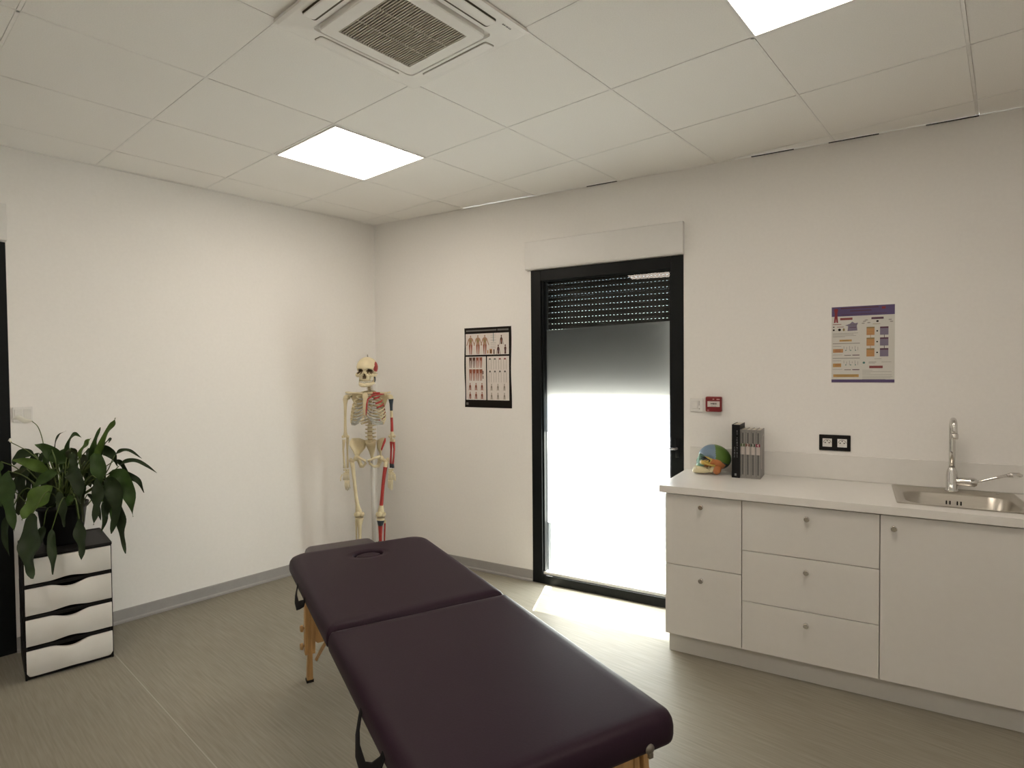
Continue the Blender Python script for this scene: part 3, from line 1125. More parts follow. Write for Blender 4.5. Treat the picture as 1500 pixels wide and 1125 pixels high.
for k in range(4):
    u = 0.135 + k * 0.075
    figure(P, ux(u), vz(0.505), 0.080, 'muscle', 'dark' if k < 2 else 'muscle', legs_only=True, spread=1.5)
    figure(P, ux(u), vz(0.665), 0.085, 'muscle', 'muscle', legs_only=True, spread=1.5)
    prect(u - 0.026, 0.375, u + 0.026, 0.41, 'dark' if k < 2 else 'muscle', 2)
    prect(u - 0.026, 0.52, u + 0.026, 0.57, 'muscle', 2)
    u = 0.555 + k * 0.105
    for s in (-1, 1):
        P.rect(ux(u) + s * 0.010 - 0.0012, vz(0.525), ux(u) + s * 0.010 + 0.0012, vz(0.40), 'bone', 1)
        P.rect(ux(u) + s * 0.010 - 0.0012, vz(0.685), ux(u) + s * 0.010 + 0.0012, vz(0.56), 'bone', 1)
    P.disc(ux(u), vz(0.395), 0.010, 0.006, 'brick' if k > 1 else 'grey', 2)
    P.disc(ux(u), vz(0.550), 0.009, 0.007, 'grey', 2)
prect(0.395, 0.54, 0.415, 0.585, 'dark', 1)
prect(0.40, 0.60, 0.415, 0.64, 'dark', 1)
for k in range(3):
    for v in (0.785, 0.895):
        figure(P, ux(0.12 + k * 0.13), vz(v), 0.056, 'muscle', 'dark', torso_only=True)
        figure(P, ux(0.585 + k * 0.135), vz(v), 0.050, 'bone', 'grey', torso_only=True, spread=0.8)
P.build('print', t, INKS)

# purple infographic
px0, px1, pz0, pz1 = 3.338, 3.625, 1.420, 1.830
PW_, PH_ = px1 - px0, pz1 - pz0
t = thing('infographic_poster', 'white infographic poster with purple header, orange and lilac boxes', 'poster', ((px0 + px1) / 2, -0.0005, (pz0 + pz1) / 2))
mb = MB()
nb = 12
bot = [(-PW_ / 2 + PW_ * i / nb, -PH_ / 2 + 0.002 * math.sin(i / nb * PI)) for i in range(nb + 1)]
mb.prism(bot + [(PW_ / 2, PH_ / 2), (-PW_ / 2, PH_ / 2)], 0.0, 0.0010, 0, Mx)
mb.build('sheet', mat('poster_paper', (0.66, 0.645, 0.60), 0.45, var=0.01), t)
P = Print()
prect(0, 0, 1, 0.125, 'purple')
prect(0.15, 0.014, 0.75, 0.030, 'plum', 1)
prect(0.30, 0.052, 0.64, 0.066, 'plum', 1)
prect(0.16, 0.10, 0.88, 0.106, 'plum', 1)
prect(0.80, 0.02, 0.86, 0.05, 'red', 1)
# ribbon
rx = 0.072
P.poly([(ux(rx - 0.035), vz(0.03)), (ux(rx), vz(0.02)), (ux(rx + 0.035), vz(0.03)), (ux(rx + 0.02), vz(0.09)), (ux(rx + 0.035), vz(0.21)), (ux(rx), vz(0.20)), (ux(rx - 0.035), vz(0.21)), (ux(rx - 0.02), vz(0.09))][::-1], 'red', 2)
P.poly([(ux(rx - 0.008), vz(0.20)), (ux(rx + 0.008), vz(0.20)), (ux(rx), vz(0.15))], 'rose', 3)
prect(0.14, 0.145, 0.34, 0.175, 'brick', 1)
prect(0.64, 0.152, 0.83, 0.178, 'plum', 1)
prect(0.02, 0.225, 0.16, 0.232, 'brick', 1)
prect(0.09, 0.26, 0.20, 0.266, 'red', 1)
P.disc(ux(0.035), vz(0.262), 0.004, 0.003, 'black', 1)
P.disc(ux(0.035), vz(0.302), 0.005, 0.005, 'black', 1)
P.disc(ux(0.13), vz(0.300), 0.007, 0.007, 'black', 1)
P.disc(ux(0.20), vz(0.300), 0.005, 0.008, 'olive', 1)
# mitre-like lilac shape
P.poly([(ux(0.22), vz(0.245)), (ux(0.27), vz(0.255)), (ux(0.26), vz(0.32)), (ux(0.42), vz(0.315)), (ux(0.41), vz(0.255)), (ux(0.43), vz(0.215)), (ux(0.38), vz(0.22)), (ux(0.335), vz(0.198)), (ux(0.30), vz(0.225))], 'lilac', 1)
prect(0.28, 0.238, 0.41, 0.243, 'grey', 2)
prect(0.29, 0.27, 0.40, 0.276, 'plum', 2)
for k, v in enumerate((0.345, 0.36, 0.378, 0.392)):
    prect(0.02, v, (0.43, 0.36, 0.40, 0.22)[k], v + 0.005, 'lgrey', 1)
prect(0.13, 0.43, 0.33, 0.455, 'sand', 1)
prect(0.18, 0.439, 0.28, 0.446, 'olive', 2)
prect(0.02, 0.478, 0.46, 0.484, 'grey', 1)
for v0 in (0.0, 0.19):
    prect(0.02, 0.515 + v0, 0.16, 0.520 + v0, 'lgrey', 1)
    prect(0.025, 0.552 + v0, 0.19 - 0.03 * (v0 > 0), 0.600 + v0, 'peach' if v0 == 0 else 'sand', 1)
    prect(0.06, 0.562 + v0, 0.15, 0.567 + v0, 'brick', 2)
    prect(0.06, 0.580 + v0, 0.15, 0.585 + v0, 'brick', 2)
    for k in range(6):
        prect(0.20 + k * 0.045, 0.515 + v0 + 0.012 * (k % 2), 0.207 + k * 0.045, 0.55 + v0 + 0.012 * (k % 3), 'lgrey', 1)
    for k in range(3):
        P.disc(ux(0.235 + k * 0.078), vz(0.572 + v0), 0.003, 0.003, 'teal', 1)
    prect(0.02, 0.627 + v0, 0.18, 0.632 + v0, 'lgrey', 1)
    prect(0.21, 0.632 + v0, 0.32, 0.640 + v0, 'grey', 1)
    prect(0.34, 0.630 + v0, 0.455, 0.640 + v0, 'plum', 1)
prect(0.02, 0.672, 0.46, 0.678, 'grey', 1)
prect(0.03, 0.885, 0.445, 0.922, 'sand', 1)
prect(0.06, 0.892, 0.42, 0.898, 'olive', 2)
prect(0.09, 0.908, 0.37, 0.913, 'olive', 2)
# right half: two columns of boxes
prect(0.66, 0.236, 0.78, 0.241, 'olive', 1)
P.disc(ux(0.735), vz(0.205), 0.006, 0.005, 'black', 1)
for u, v in ((0.53, 0.20), (0.56, 0.185), (0.51, 0.225), (0.60, 0.22), (0.93, 0.19), (0.95, 0.215)):
    P.disc(ux(u), vz(v), 0.008, 0.003, 'lgrey', 1)
for k in range(3):
    v = 0.275 + k * 0.138
    prect(0.565, v, 0.69, v + 0.105, 'peach', 1)
    prect(0.565, v, 0.69, v + 0.018, 'olive', 2)
    prect(0.585, v + 0.04, 0.67, v + 0.047, 'sand', 2)
    prect(0.585, v + 0.07, 0.67, v + 0.077, 'sand', 2)
    prect(0.775, v + 0.002, 0.905, v + 0.107, 'lilac', 1)
    prect(0.775, v + 0.002, 0.905, v + 0.022, 'plum', 2)
    P.disc(ux(0.732), vz(v + 0.055), 0.004, 0.004, 'black', 1)
    if k < 2:
        prect(0.838, v + 0.107, 0.846, v + 0.14, 'black', 1)
        prect(0.624, v + 0.105, 0.632, v + 0.138, 'peach', 1)
prect(0.69, 0.685, 0.80, 0.690, 'lgrey', 1)
P.disc(ux(0.525), vz(0.735), 0.006, 0.006, 'teal', 1)
prect(0.60, 0.725, 0.72, 0.730, 'grey', 1)
prect(0.60, 0.742, 0.70, 0.747, 'lgrey', 1)
prect(0.80, 0.725, 0.95, 0.730, 'lgrey', 1)
prect(0.61, 0.775, 0.82, 0.808, 'brick', 1)
for k, v in enumerate((0.83, 0.85, 0.868, 0.89, 0.915, 0.932, 0.948)):
    prect(0.50, v, (0.66, 0.96, 0.63, 0.96, 0.97, 0.94, 0.86)[k], v + 0.004, 'lgrey', 1)
prect(0.0, 0.952, 1.0, 0.990, 'purple', 1)
P.build('print', t, INKS)

# ------------------------------------------------------------------ books on the worktop
def book(x0, x1, y0, y1, h, cover, label, group=None, spine_fn=None, cover_fn=None):
    t = thing('book', label, 'book', ((x0 + x1) / 2, y0, CT + 0.0006), group=group)
    w, d = x1 - x0, y1 - y0
    mb = MB()
    th = 0.0025
    mb.box(-w / 2, 0.001, 0, -w / 2 + th, d, h)
    mb.box(w / 2 - th, 0.001, 0, w / 2, d, h)
    sp = [(-w / 2, 0.004), (-w / 2 + 0.002, 0.001), (0, 0.0), (w / 2 - 0.002, 0.001), (w / 2, 0.004), (w / 2, 0.0065), (-w / 2, 0.0065)]
    mb.prism(sp, 0, h)
    mb.build('cover', cover, t)
    mb = MB()
    mb.box(-w / 2 + th + .0002, 0.007, 0.003, w / 2 - th - .0002, d - 0.004, h - 0.003)
    mb.build('pages', mat('book_pages', (0.62, 0.58, 0.50), 0.8, scale=300, stretch=(1, 0.02, 0.02)), t)
    if spine_fn:
        spine_fn(t, w, d, h)
    return t


M_BKBLACK = mat('book_black', (0.008, 0.008, 0.009), 0.45, spec=0.2)
M_BKGREY = mat('book_grey', (0.25, 0.24, 0.225), 0.42, var=0.04)
M_BKDARK = mat('book_stripe', (0.055, 0.055, 0.055), 0.45)
M_BKPINK = mat('book_pale', (0.52, 0.47, 0.44), 0.5)
M_LETTER = mat('book_letter', (0.42, 0.42, 0.40), 0.5)


def black_spine(t, w, d, h):
    mb = MB()
    rnd = random.Random(3)
    for col, (za, zb_) in ((0.004, (0.115, 0.275)), (-0.009, (0.115, 0.17))):
        z = za
        while z < zb_:
            l = rnd.uniform(0.0035, 0.006)
            if rnd.random() > 0.14:
                mb.box(col, -0.0011, z, col + 0.006, 0.0009, z + l * 0.35)
                if rnd.random() > 0.4:
                    mb.box(col + rnd.choice((0, 0.0045)), -0.0011, z, col + rnd.choice((0.0015, 0.006)), 0.0009, z + l)
            z += l + 0.002
    mb.box(-0.006, -0.0011, 0.012, 0.004, 0.0009, 0.024)
    mb.build('spine_lettering', mat('book_silver', (0.22, 0.23, 0.23), 0.4), t)


book(2.858, 2.900, -0.203, -0.030, 0.296, M_BKBLACK, 'thick black hardback book standing beside the painted skull', spine_fn=black_spine)


def vol_spine(num, band):
    def fn(t, w, d, h):
        mb = MB()
        mb.box(-w * 0.42, -0.0006, h * 0.49, w * 0.42, 0.0012, h * 0.66)
        sp = mb.build('spine_band', M_BKPINK, t)
        mb = MB()
        mb.box(-w * 0.06, -0.0009, 0.02, w * 0.16, 0.0010, h * 0.49)
        mb.box(-w * 0.06, -0.0009, h * 0.72, w * 0.16, 0.0010, h * 0.94)
        mb.box(-w * 0.36, -0.0007, 0.012, -w * 0.30, 0.0010, h * 0.96)
        mb.build('spine_stripe', M_BKDARK, t)
        mb = MB()
        mb.box(-w * 0.44, -0.0012, h * 0.655, w * 0.44, 0.0010, h * 0.715)
        nb_ = mb.build('number_band', band, t)
        mb = MB()
        text_mesh(mb, num, 0.022, Matrix.Translation((0, -0.0016, h * 0.685)) @ Matrix.Rotation(PI / 2, 4, 'X'))
        mb.build('volume_number', mat('book_number', (0.75, 0.72, 0.68), 0.5), nb_)
    return fn


bands = [('1', mat('band_green', (0.10, 0.13, 0.06), 0.5)), ('2', mat('band_brown', (0.16, 0.07, 0.05), 0.5)),
         ('3', mat('band_olive', (0.05, 0.06, 0.045), 0.5)), ('4', mat('band_crimson', (0.22, 0.015, 0.05), 0.5))]
vlab = ['grey paperback volume numbered 1, touching the thick black book', 'grey paperback volume numbered 2, brown number band',
        'grey paperback volume numbered 3, dark olive number band', 'grey paperback volume numbered 4, crimson band, right end of row']
bw = 0.0262
for k in range(4):
    x0 = 2.9006 + k * bw
    t = book(x0, x0 + bw - 0.0006, -0.193, -0.035, 0.2685, M_BKGREY, vlab[k], 'grey volumes on the worktop', vol_spine(*bands[k]))
# pale swoosh printed on the outer cover of the last volume
mb = MB()
w = (bw - 0.0006) / 2
pts = [(0.03, 0.10), (0.05, 0.17), (0.075, 0.215), (0.10, 0.235), (0.13, 0.24), (0.13, 0.228), (0.10, 0.222), (0.082, 0.205), (0.060, 0.165), (0.045, 0.10), (0.055, 0.05), (0.035, 0.05)]
mb.add([(w + 0.0004, y, z) for y, z in pts], [tuple(range(len(pts)))])
mb.build('cover_print', M_BKPINK, t)


# ------------------------------------------------------------------ skulls
def _exit(d, c, r):
    """Far crossing of a ray from the origin along d with an ellipsoid."""
    A = sum((d[i] / r[i]) ** 2 for i in range(3))
    B = -2 * sum(d[i] * c[i] / r[i] ** 2 for i in range(3))
    C = sum((c[i] / r[i]) ** 2 for i in range(3)) - 1
    D = B * B - 4 * A * C
    if D <= 0:
        return 0.0
    return max(0.0, (-B + math.sqrt(D)) / (2 * A))


def skull_grid(nu=88, nv=60):
    V = []
    for j in range(nv + 1):
        b = -PI / 2 + PI * j / nv
        for i in range(nu):
            a = 2 * PI * i / nu
            d = (math.cos(b) * math.cos(a), math.cos(b) * math.sin(a), math.sin(b))
            r1 = _exit(d, (-0.004, 0, 0.0), (0.092, 0.070, 0.072))
            r2 = _exit(d, (0.050, 0, -0.056), (0.041, 0.041, 0.047))
            r3 = _exit(d, (0.046, 0, -0.008), (0.044, 0.052, 0.030))
            r4 = max(_exit(d, (0.060, s * 0.046, -0.050), (0.019, 0.019, 0.017)) for s in (-1, 1))
            p = 14.0
            r = (r1 ** p + r2 ** p + r3 ** p + r4 ** p) ** (1 / p)
            x, y, z = (d[0] * r, d[1] * r, d[2] * r)
            dent = 0.0
            reg = None
            if x > 0.02:
                e = ((abs(y) - 0.031) / 0.0205) ** 2 + ((z + 0.027 + 0.12 * (abs(y) - 0.03)) / 0.0180) ** 2
                if e < 1.0:
                    dent = max(dent, 0.034 * (1 - e) ** 0.45)
                hw_ = 0.0035 + 0.0085 * min(1, max(0, (-0.043 - z) / 0.024))
                if -0.0725 < z < -0.043 and abs(y) < hw_ * 1.2:
                    dent = max(dent, 0.022 * max(0, 1 - (abs(y) / (hw_ * 1.2)) ** 2) ** 0.5)
                # hollow under the cheekbone
                e2 = ((abs(y) - 0.046) / 0.012) ** 2 + ((z + 0.080) / 0.014) ** 2
                if e2 < 1:
                    dent = max(dent, 0.013 * (1 - e2))
            if -0.02 < x < 0.062:
                e3 = ((x - 0.036) / 0.026) ** 2 + ((z + 0.022) / 0.028) ** 2
                if e3 < 1 and abs(y) > 0.03:
                    dent = max(dent, 0.010 * (1 - e3))
            k = max(0.2, 1 - dent / max(r, 1e-6))
            V.append((x * k, y * k, z * k))
    F = [(j * nu + i, j * nu + (i + 1) % nu, (j + 1) * nu + (i + 1) % nu, (j + 1) * nu + i) for j in range(nv) for i in range(nu)]
    return V, F


def in_socket(x, y, z):
    e = ((abs(y) - 0.031) / 0.0200) ** 2 + ((z + 0.027 + 0.12 * (abs(y) - 0.03)) / 0.0170) ** 2
    hw_ = 0.0035 + 0.0085 * min(1, max(0, (-0.043 - z) / 0.024))
    return x > 0.02 and (e < 0.92 or (-0.0725 < z < -0.043 and abs(y) < hw_))


def mandible_mb(mis=None):
    mb = MB()
    for s in (-1, 1):
        pts = [(0.088, s * 0.000, -0.121), (0.084, s * 0.018, -0.120), (0.064, s * 0.034, -0.115), (0.038, s * 0.043, -0.109), (0.016, s * 0.047, -0.103),
               (0.006, s * 0.049, -0.088), (0.002, s * 0.050, -0.066), (-0.002, s * 0.050, -0.046)]
        mb.tube(pts, [0.0135, 0.0135, 0.0125, 0.012, 0.0125, 0.0125, 0.0115, 0.007], 10, 0, flat=0.62,
                mis=[0, 0, 0, 0, (2 if s > 0 else 0), (2 if s > 0 else 0), 0] if mis else None)
        mb.tube([(0.016, s * 0.047, -0.098), (0.020, s * 0.048, -0.080), (0.022, s * 0.047, -0.062)], [0.009, 0.008, 0.004], 8, flat=0.55)
    mb.ell((0.089, 0, -0.124), (0.011, 0.016, 0.010))
    return mb


def teeth_mb(z, r, n=12, h=0.006):
    mb = MB()
    for k in range(n):
        a = -1.15 + 2.3 * k / (n - 1)
        c = (0.047 + r * 1.05 * math.cos(a), r * 0.93 * math.sin(a), z)
        mb.ell(c, (0.0034, 0.0036, h), 7, 5)
    return mb


SV, SF = skull_grid()


def region_mesh(test):
    mb = MB()
    ids = {}
    for f in SF:
        c = [sum(SV[i][k] for i in f) / 4 for k in range(3)]
        if test(*c):
            g = []
            for i in f:
                if i not in ids:
                    ids[i] = len(mb.v)
                    mb.v.append(SV[i])
                if ids[i] not in g:
                    g.append(ids[i])
            mb.f.append(g)
            mb.m.append(0)
            mb.s.append(True)
    return mb


def bone_of(x, y, z):
    if in_socket(x, y, z):
        return 'eye_and_nose_opening'
    if z > -0.012 and x > 0.012 + 0.25 * max(0, z) - 0.12 * max(0, 0.03 - z):
        return 'frontal_bone'
    if x > 0.048 and z < -0.012:
        if abs(y) > 0.034 and z > -0.064:
            return 'zygomatic_bone'
        if z < -0.086:
            return 'upper_gum'
        return 'maxilla'
    if x > 0.022 and -0.055 < z <= 0.0:
        return 'sphenoid_bone'
    if z < -0.008 - 0.35 * max(0, -x - 0.02) and x > -0.062:
        return 'temporal_bone'
    if z < -0.012 or x < -0.080:
        return 'occipital_bone'
    return 'parietal_bone'


cs = thing('anatomical_skull', 'painted anatomical skull model with blue forehead and green crown', 'skull model',
           M=Matrix.Translation((2.751, -0.125, CT + 0.001 + 0.0985)) @ Matrix.Rotation(PI + 0.40, 4, 'Z') @ Matrix.Rotation(-0.35, 4, 'Y') @ Matrix.Scale(0.97, 4))
cols = {'frontal_bone': (0.16, 0.24, 0.33), 'parietal_bone': (0.10, 0.19, 0.035), 'temporal_bone': (0.52, 0.19, 0.06), 'occipital_bone': (0.03, 0.06, 0.08),
        'sphenoid_bone': (0.60, 0.46, 0.11), 'zygomatic_bone': (0.58, 0.40, 0.09), 'maxilla': (0.17, 0.33, 0.25), 'upper_gum': (0.50, 0.48, 0.33), 'eye_and_nose_opening': (0.035, 0.035, 0.04)}
for nm, c in cols.items():
    rm = region_mesh(lambda x, y, z, nm=nm: bone_of(x, y, z) == nm)
    if rm.f:
        o = rm.build(nm, mat('skull_' + nm, c, 0.35, var=0.05, scale=40), cs)
mb = mandible_mb()
mb.v = [(x - 0.006 * (x > 0.03), y * 1.04, -0.132 + (z + 0.134) * 1.75 if z < -0.096 else z) for x, y, z in mb.v]
mb.build('mandible', mat('skull_mandible', (0.62, 0.55, 0.34), 0.4), cs)
for z, r in ((-0.098, 0.040), (-0.108, 0.038)):
    teeth_mb(z, r).build('teeth', mat('skull_teeth', (0.68, 0.64, 0.48), 0.3), cs)
for s in (-1, 1):
    mb = MB()
    mb.tube([(0.066, s * 0.052, -0.052), (0.044, s * 0.066, -0.053), (0.018, s * 0.070, -0.050), (-0.004, s * 0.066, -0.046)], [0.008, 0.006, 0.0055, 0.007], 8, flat=0.7)
    mb.build('cheek_arch', mat('skull_zygomatic_bone', cols['zygomatic_bone'], 0.35), cs)
    mb = MB()
    mb.ell((-0.026, s * 0.054, -0.066), (0.024, 0.013, 0.027))
    mb.build('mastoid', mat('skull_temporal_bone', cols['temporal_bone'], 0.35), cs)

# ------------------------------------------------------------------ skeleton on its stand (local x = front, y = its left, z = up)
sk = thing('skeleton_model', 'life size skeleton model with red painted muscles standing in the corner', 'skeleton model',
           (0.364, -0.464, 0.0), math.radians(-60))
BM = [M_BONE, M_RED, M_BLUE, M_BONEDARK, M_CART]
SC = 1.06
SKM = Matrix.Translation((0.018, 0, 1.534)) @ Matrix.Scale(SC, 4)
mb = MB()
for f in SF:
    c = [sum(SV[i][k] for i in f) / 4 for k in range(3)]
for v in SV:
    mb.v.append(v)
for f in SF:
    c = [sum(SV[i][k] for i in f) / 4 for k in range(3)]
    mi = 0
    if in_socket(*c):
        mi = 3
    elif c[1] > 0.038 and ((c[0] - 0.002) / 0.040) ** 2 + ((c[2] - 0.004) / 0.034) ** 2 < 1:
        mi = 1
    mb.f.append(list(f)); mb.m.append(mi); mb.s.append(True)
skull = mb.build('skull', BM, sk, M=SKM)
mandible_mb(True).build('mandible', BM, skull)
for z, r in ((-0.098, 0.040), (-0.108, 0.038)):
    teeth_mb(z, r).build('teeth', mat('teeth_white', (0.78, 0.74, 0.62), 0.3), skull)
for s in (-1, 1):
    mb = MB()
    mb.tube([(0.066, s * 0.052, -0.052), (0.044, s * 0.066, -0.053), (0.018, s * 0.070, -0.050), (-0.004, s * 0.066, -0.046)], [0.008, 0.006, 0.0055, 0.007], 8, flat=0.7)
    mb.build('cheek_arch', BM, skull)
mb = MB()
mb.tube([(-0.02, 0, 0.066), (-0.02, 0, 0.084), (-0.012, 0, 0.088), (-0.008, 0, 0.078)], 0.0028, 8)
mb.build('hook', M_STEEL, skull)


def spine_pt(z):
    """Front offset of the vertebral bodies at height z."""
    pts = [(0.88, -0.075), (0.96, -0.050), (1.04, -0.030), (1.12, -0.045), (1.22, -0.072), (1.32, -0.060), (1.38, -0.035), (1.46, -0.010)]
    for (z0, f0), (z1, f1) in zip(pts, pts[1:]):
        if z <= z1:
            k = (z - z0) / (z1 - z0)
            return f0 + (f1 - f0) * k
    return pts[-1][1]


# vertebrae
zv = 1.455
levels = [('c', 7, 0.0135, 0.014), ('t', 12, 0.0205, 0.016), ('l', 5, 0.0285, 0.021)]
vz_list = []
for kind, nn, hgt, rad in levels:
    for k in range(nn):
        zc = zv - hgt / 2
        f = spine_pt(zc)
        mb = MB()
        mb.lathe([(rad * 0.96, -hgt * 0.42), (rad * 0.84, -hgt * 0.2), (rad * 0.80, 0), (rad * 0.84, hgt * 0.2), (rad * 0.96, hgt * 0.42)], 14, 0, Matrix.Translation((0, 0, 0)))
        tl = {'c': 0.024, 't': 0.030, 'l': 0.040}[kind]
        for s in (-1, 1):
            mb.tube([(-rad * 0.7, s * rad * 0.5, 0), (-rad * 1.2, s * tl, hgt * 0.1)], [hgt * 0.22, hgt * 0.16], 6)
        mb.tube([(-rad * 0.8, 0, 0), (-rad * 1.6, 0, -hgt * 0.2), (-rad * 2.5, 0, -hgt * 0.55)], [hgt * 0.28, hgt * 0.24, hgt * 0.15], 6)
        mb.lathe([(rad * 0.80, -hgt * 0.58), (rad * 0.80, -hgt * 0.43)], 12, 4)
        mb.build('vertebra', BM[:4] + [M_DISC], sk, loc=(f, 0, zc))
        if kind == 't':
            vz_list.append(zc)
        zv -= hgt
# ribs and costal cartilages
RWID = [0.052, 0.082, 0.100, 0.110, 0.116, 0.120, 0.123, 0.125, 0.124, 0.118, 0.100, 0.076]
AEND = [0.86, 0.80, 0.78, 0.77, 0.76, 0.74, 0.72, 0.68, 0.64, 0.60, 0.44, 0.30]
for k in range(12):
    z0 = vz_list[k] + 0.006
    W_ = RWID[k]
    D = (0.050, 0.066, 0.076, 0.082, 0.086, 0.088, 0.090, 0.090, 0.088, 0.085, 0.08, 0.075)[k]
    fc = spine_pt(z0) - 0.012 + D
    drop = (0.020, 0.040, 0.060, 0.075, 0.088, 0.098, 0.105, 0.110, 0.105, 0.095, 0.08, 0.06)[k]
    for s in (-1, 1):
        n_ = 18
        pts = []
        for q in range(n_ + 1):
            a = 0.10 + (AEND[k] * PI - 0.10) * q / n_
            pts.append((fc - D * math.cos(a), s * W_ * math.sin(a) ** 0.9, z0 - drop * (a / PI) ** 1.2))
        mis = None
        if s > 0:
            mis = [1 if (k < 4 and q > 9) or (k >= 4 and 8 <= q <= 10) else 0 for q in range(n_)]
        mb = MB()
        mb.tube(pts, [0.0080] * (n_ + 1), 7, 0, flat=0.6, mis=mis)
        mb.build('rib', BM, sk)
        if k < 10:
            e = pts[-1]
            if k < 7:
                tgt = (0.088 + 0.002 * k, s * 0.014, 1.326 - 0.023 * k)
            else:
                tgt = (0.098, s * (0.022 + 0.012 * (k - 7)), 1.176 - 0.020 * (k - 7))
            mid = ((e[0] + tgt[0]) / 2 + 0.010, (e[1] + tgt[1]) / 2, min(e[2], (e[2] + tgt[2]) / 2))
            mb = MB()
            mb.tube([e, mid, tgt], [0.0055, 0.0055, 0.005], 7, 4, flat=0.7)
            mb.build('costal_cartilage', BM, sk)
mb = MB()
mb.tube([(0.080, 0, 1.350), (0.084, 0, 1.338), (0.090, 0, 1.300), (0.097, 0, 1.245), (0.101, 0, 1.195), (0.100, 0, 1.180)], [0.014, 0.024, 0.017, 0.018, 0.016, 0.008], 10, flat=1.0)
# flatten the sternum front to back
mb.v = [(0.09 + (x - 0.09) * 0.0 + (z - 1.26) * -0.12 + (x - (0.09 + (1.26 - z) * 0.12)) * 0.45, y, z) for x, y, z in mb.v]
st = mb.build('sternum', BM, sk)
mb = MB()
mb.tube([(0.106, 0.010, 1.19), (0.111, 0.014, 1.23), (0.110, 0.017, 1.27), (0.103, 0.024, 1.305), (0.094, 0.050, 1.328), (0.076, 0.090, 1.338), (0.045, 0.125, 1.340)], [0.004, 0.008, 0.008, 0.008, 0.009, 0.009, 0.006], 8, 0, flat=0.7)
mb.build('muscle_mark', M_RED, st)
mb = MB()
mb.tube([(0.100, 0, 1.185), (0.098, 0, 1.165), (0.092, 0, 1.145)], [0.008, 0.007, 0.003], 8, flat=0.5)
mb.build('xiphoid', M_CART, st)
for s in (-1, 1):
    mi = 1 if s > 0 else 0
    mb = MB()
    mb.tube([(0.082, s * 0.018, 1.345), (0.088, s * 0.055, 1.350), (0.066, s * 0.100, 1.348), (0.028, s * 0.142, 1.346)], [0.009, 0.0065, 0.0065, 0.008], 8, mis=[0, mi, 0])
    mb.build('clavicle', BM, sk)
    # scapula: thin blade, spine ridge, acromion and socket
    mb = MB()
    tri = [(-0.075, 0.062, 1.352), (-0.035, 0.130, 1.338), (-0.030, 0.140, 1.318), (-0.050, 0.120, 1.270), (-0.092, 0.085, 1.200), (-0.102, 0.068, 1.230), (-0.092, 0.060, 1.300)]
    v = [(x, s * y, z) for x, y, z in tri] + [(x - 0.006, s * y, z) for x, y, z in tri]
    n_ = len(tri)
    mb.add(v, [tuple(range(n_)), tuple(range(n_, 2 * n_))[::-1]] + [(i, n_ + i, n_ + (i + 1) % n_, (i + 1) % n_) for i in range(n_)], 0)
    mb.tube([(-0.098, s * 0.068, 1.318), (-0.075, s * 0.115, 1.342), (-0.035, s * 0.152, 1.350), (0.005, s * 0.160, 1.350), (0.026, s * 0.146, 1.347)], [0.005, 0.006, 0.008, 0.009, 0.006], 8, flat=0.7)
    mb.tube([(-0.020, s * 0.132, 1.325), (0.012, s * 0.124, 1.335), (0.028, s * 0.130, 1.322)], [0.010, 0.006, 0.005], 8)
    mb.ell((-0.012, s * 0.142, 1.318), (0.012, 0.008, 0.018))
    mb.build('scapula', BM, sk)
    # arm bones
    mb = MB()
    mb.ell((0.0, s * 0.158, 1.316), (0.021, 0.021, 0.021))
    pts = [(0.0, s * 0.164, 1.325), (0.002, s * 0.168, 1.300), (0.003, s * 0.169, 1.262), (0.004, s * 0.170, 1.215), (0.004, s * 0.171, 1.165), (0.004, s * 0.172, 1.115), (0.003, s * 0.172, 1.062), (0.002, s * 0.172, 1.035), (0.002, s * 0.172, 1.020)]
    R_ = [0.016, 0.019, 0.0125, 0.0105, 0.0098, 0.010, 0.0115, 0.017, 0.014]
    mb.tube(pts, R_, 10, mis=[0, 2, 2, 0, 1, 1, 0, 0] if s > 0 else None)
    for q in (-1, 1):
        mb.ell((0.004, s * 0.172 + q * 0.016, 1.026), (0.012, 0.012, 0.011))
    mb.build('humerus', BM, sk)
    for nm, off, fr in (('ulna', -0.010, -0.008), ('radius', 0.012, 0.006)):
        mb = MB()
        y0, y1 = 0.172 + off * (1 if nm == 'ulna' else 1), 0.168 + off * 0.9
        zt_ = 1.030 if nm == 'ulna' else 1.005
        pts = [(fr - (0.012 if nm == 'ulna' else 0), s * y0, zt_), (fr, s * y0, 0.985), (fr + 0.002, s * (y0 + (0.004 if nm == 'radius' else 0)), 0.93), (fr + 0.006, s * ((y0 + y1) / 2 + (0.003 if nm == 'radius' else 0)), 0.88), (fr + 0.010, s * y1, 0.825), (fr + 0.010, s * y1, 0.795)]
        R_ = [0.011, 0.0105, 0.0068, 0.0065, 0.008, 0.0105 if nm == 'radius' else 0.008]
        mb.tube(pts, R_, 8, mis=[0, 1, 1, 1, 2] if s > 0 else None)
        mb.build(nm, BM, sk)
    # hand: wrist bones with five jointed fingers
    hb = MB()
    for q in range(7):
        hb.ell((0.014 + 0.004 * (q % 2), s * (0.150 + 0.010 * (q % 4)), 0.782 - 0.013 * (q // 4)), (0.007, 0.0065, 0.007), 8, 6)
    for q in range(5):
        y = 0.148 + 0.0085 * q
        hb.tube([(0.018, s * y, 0.764), (0.020, s * (y - 0.001 + 0.001 * q), 0.735), (0.020, s * (y - 0.003 + 0.0016 * q), 0.708)], [0.0046, 0.0032, 0.0048], 6)
    hand = hb.build('hand', BM, sk)
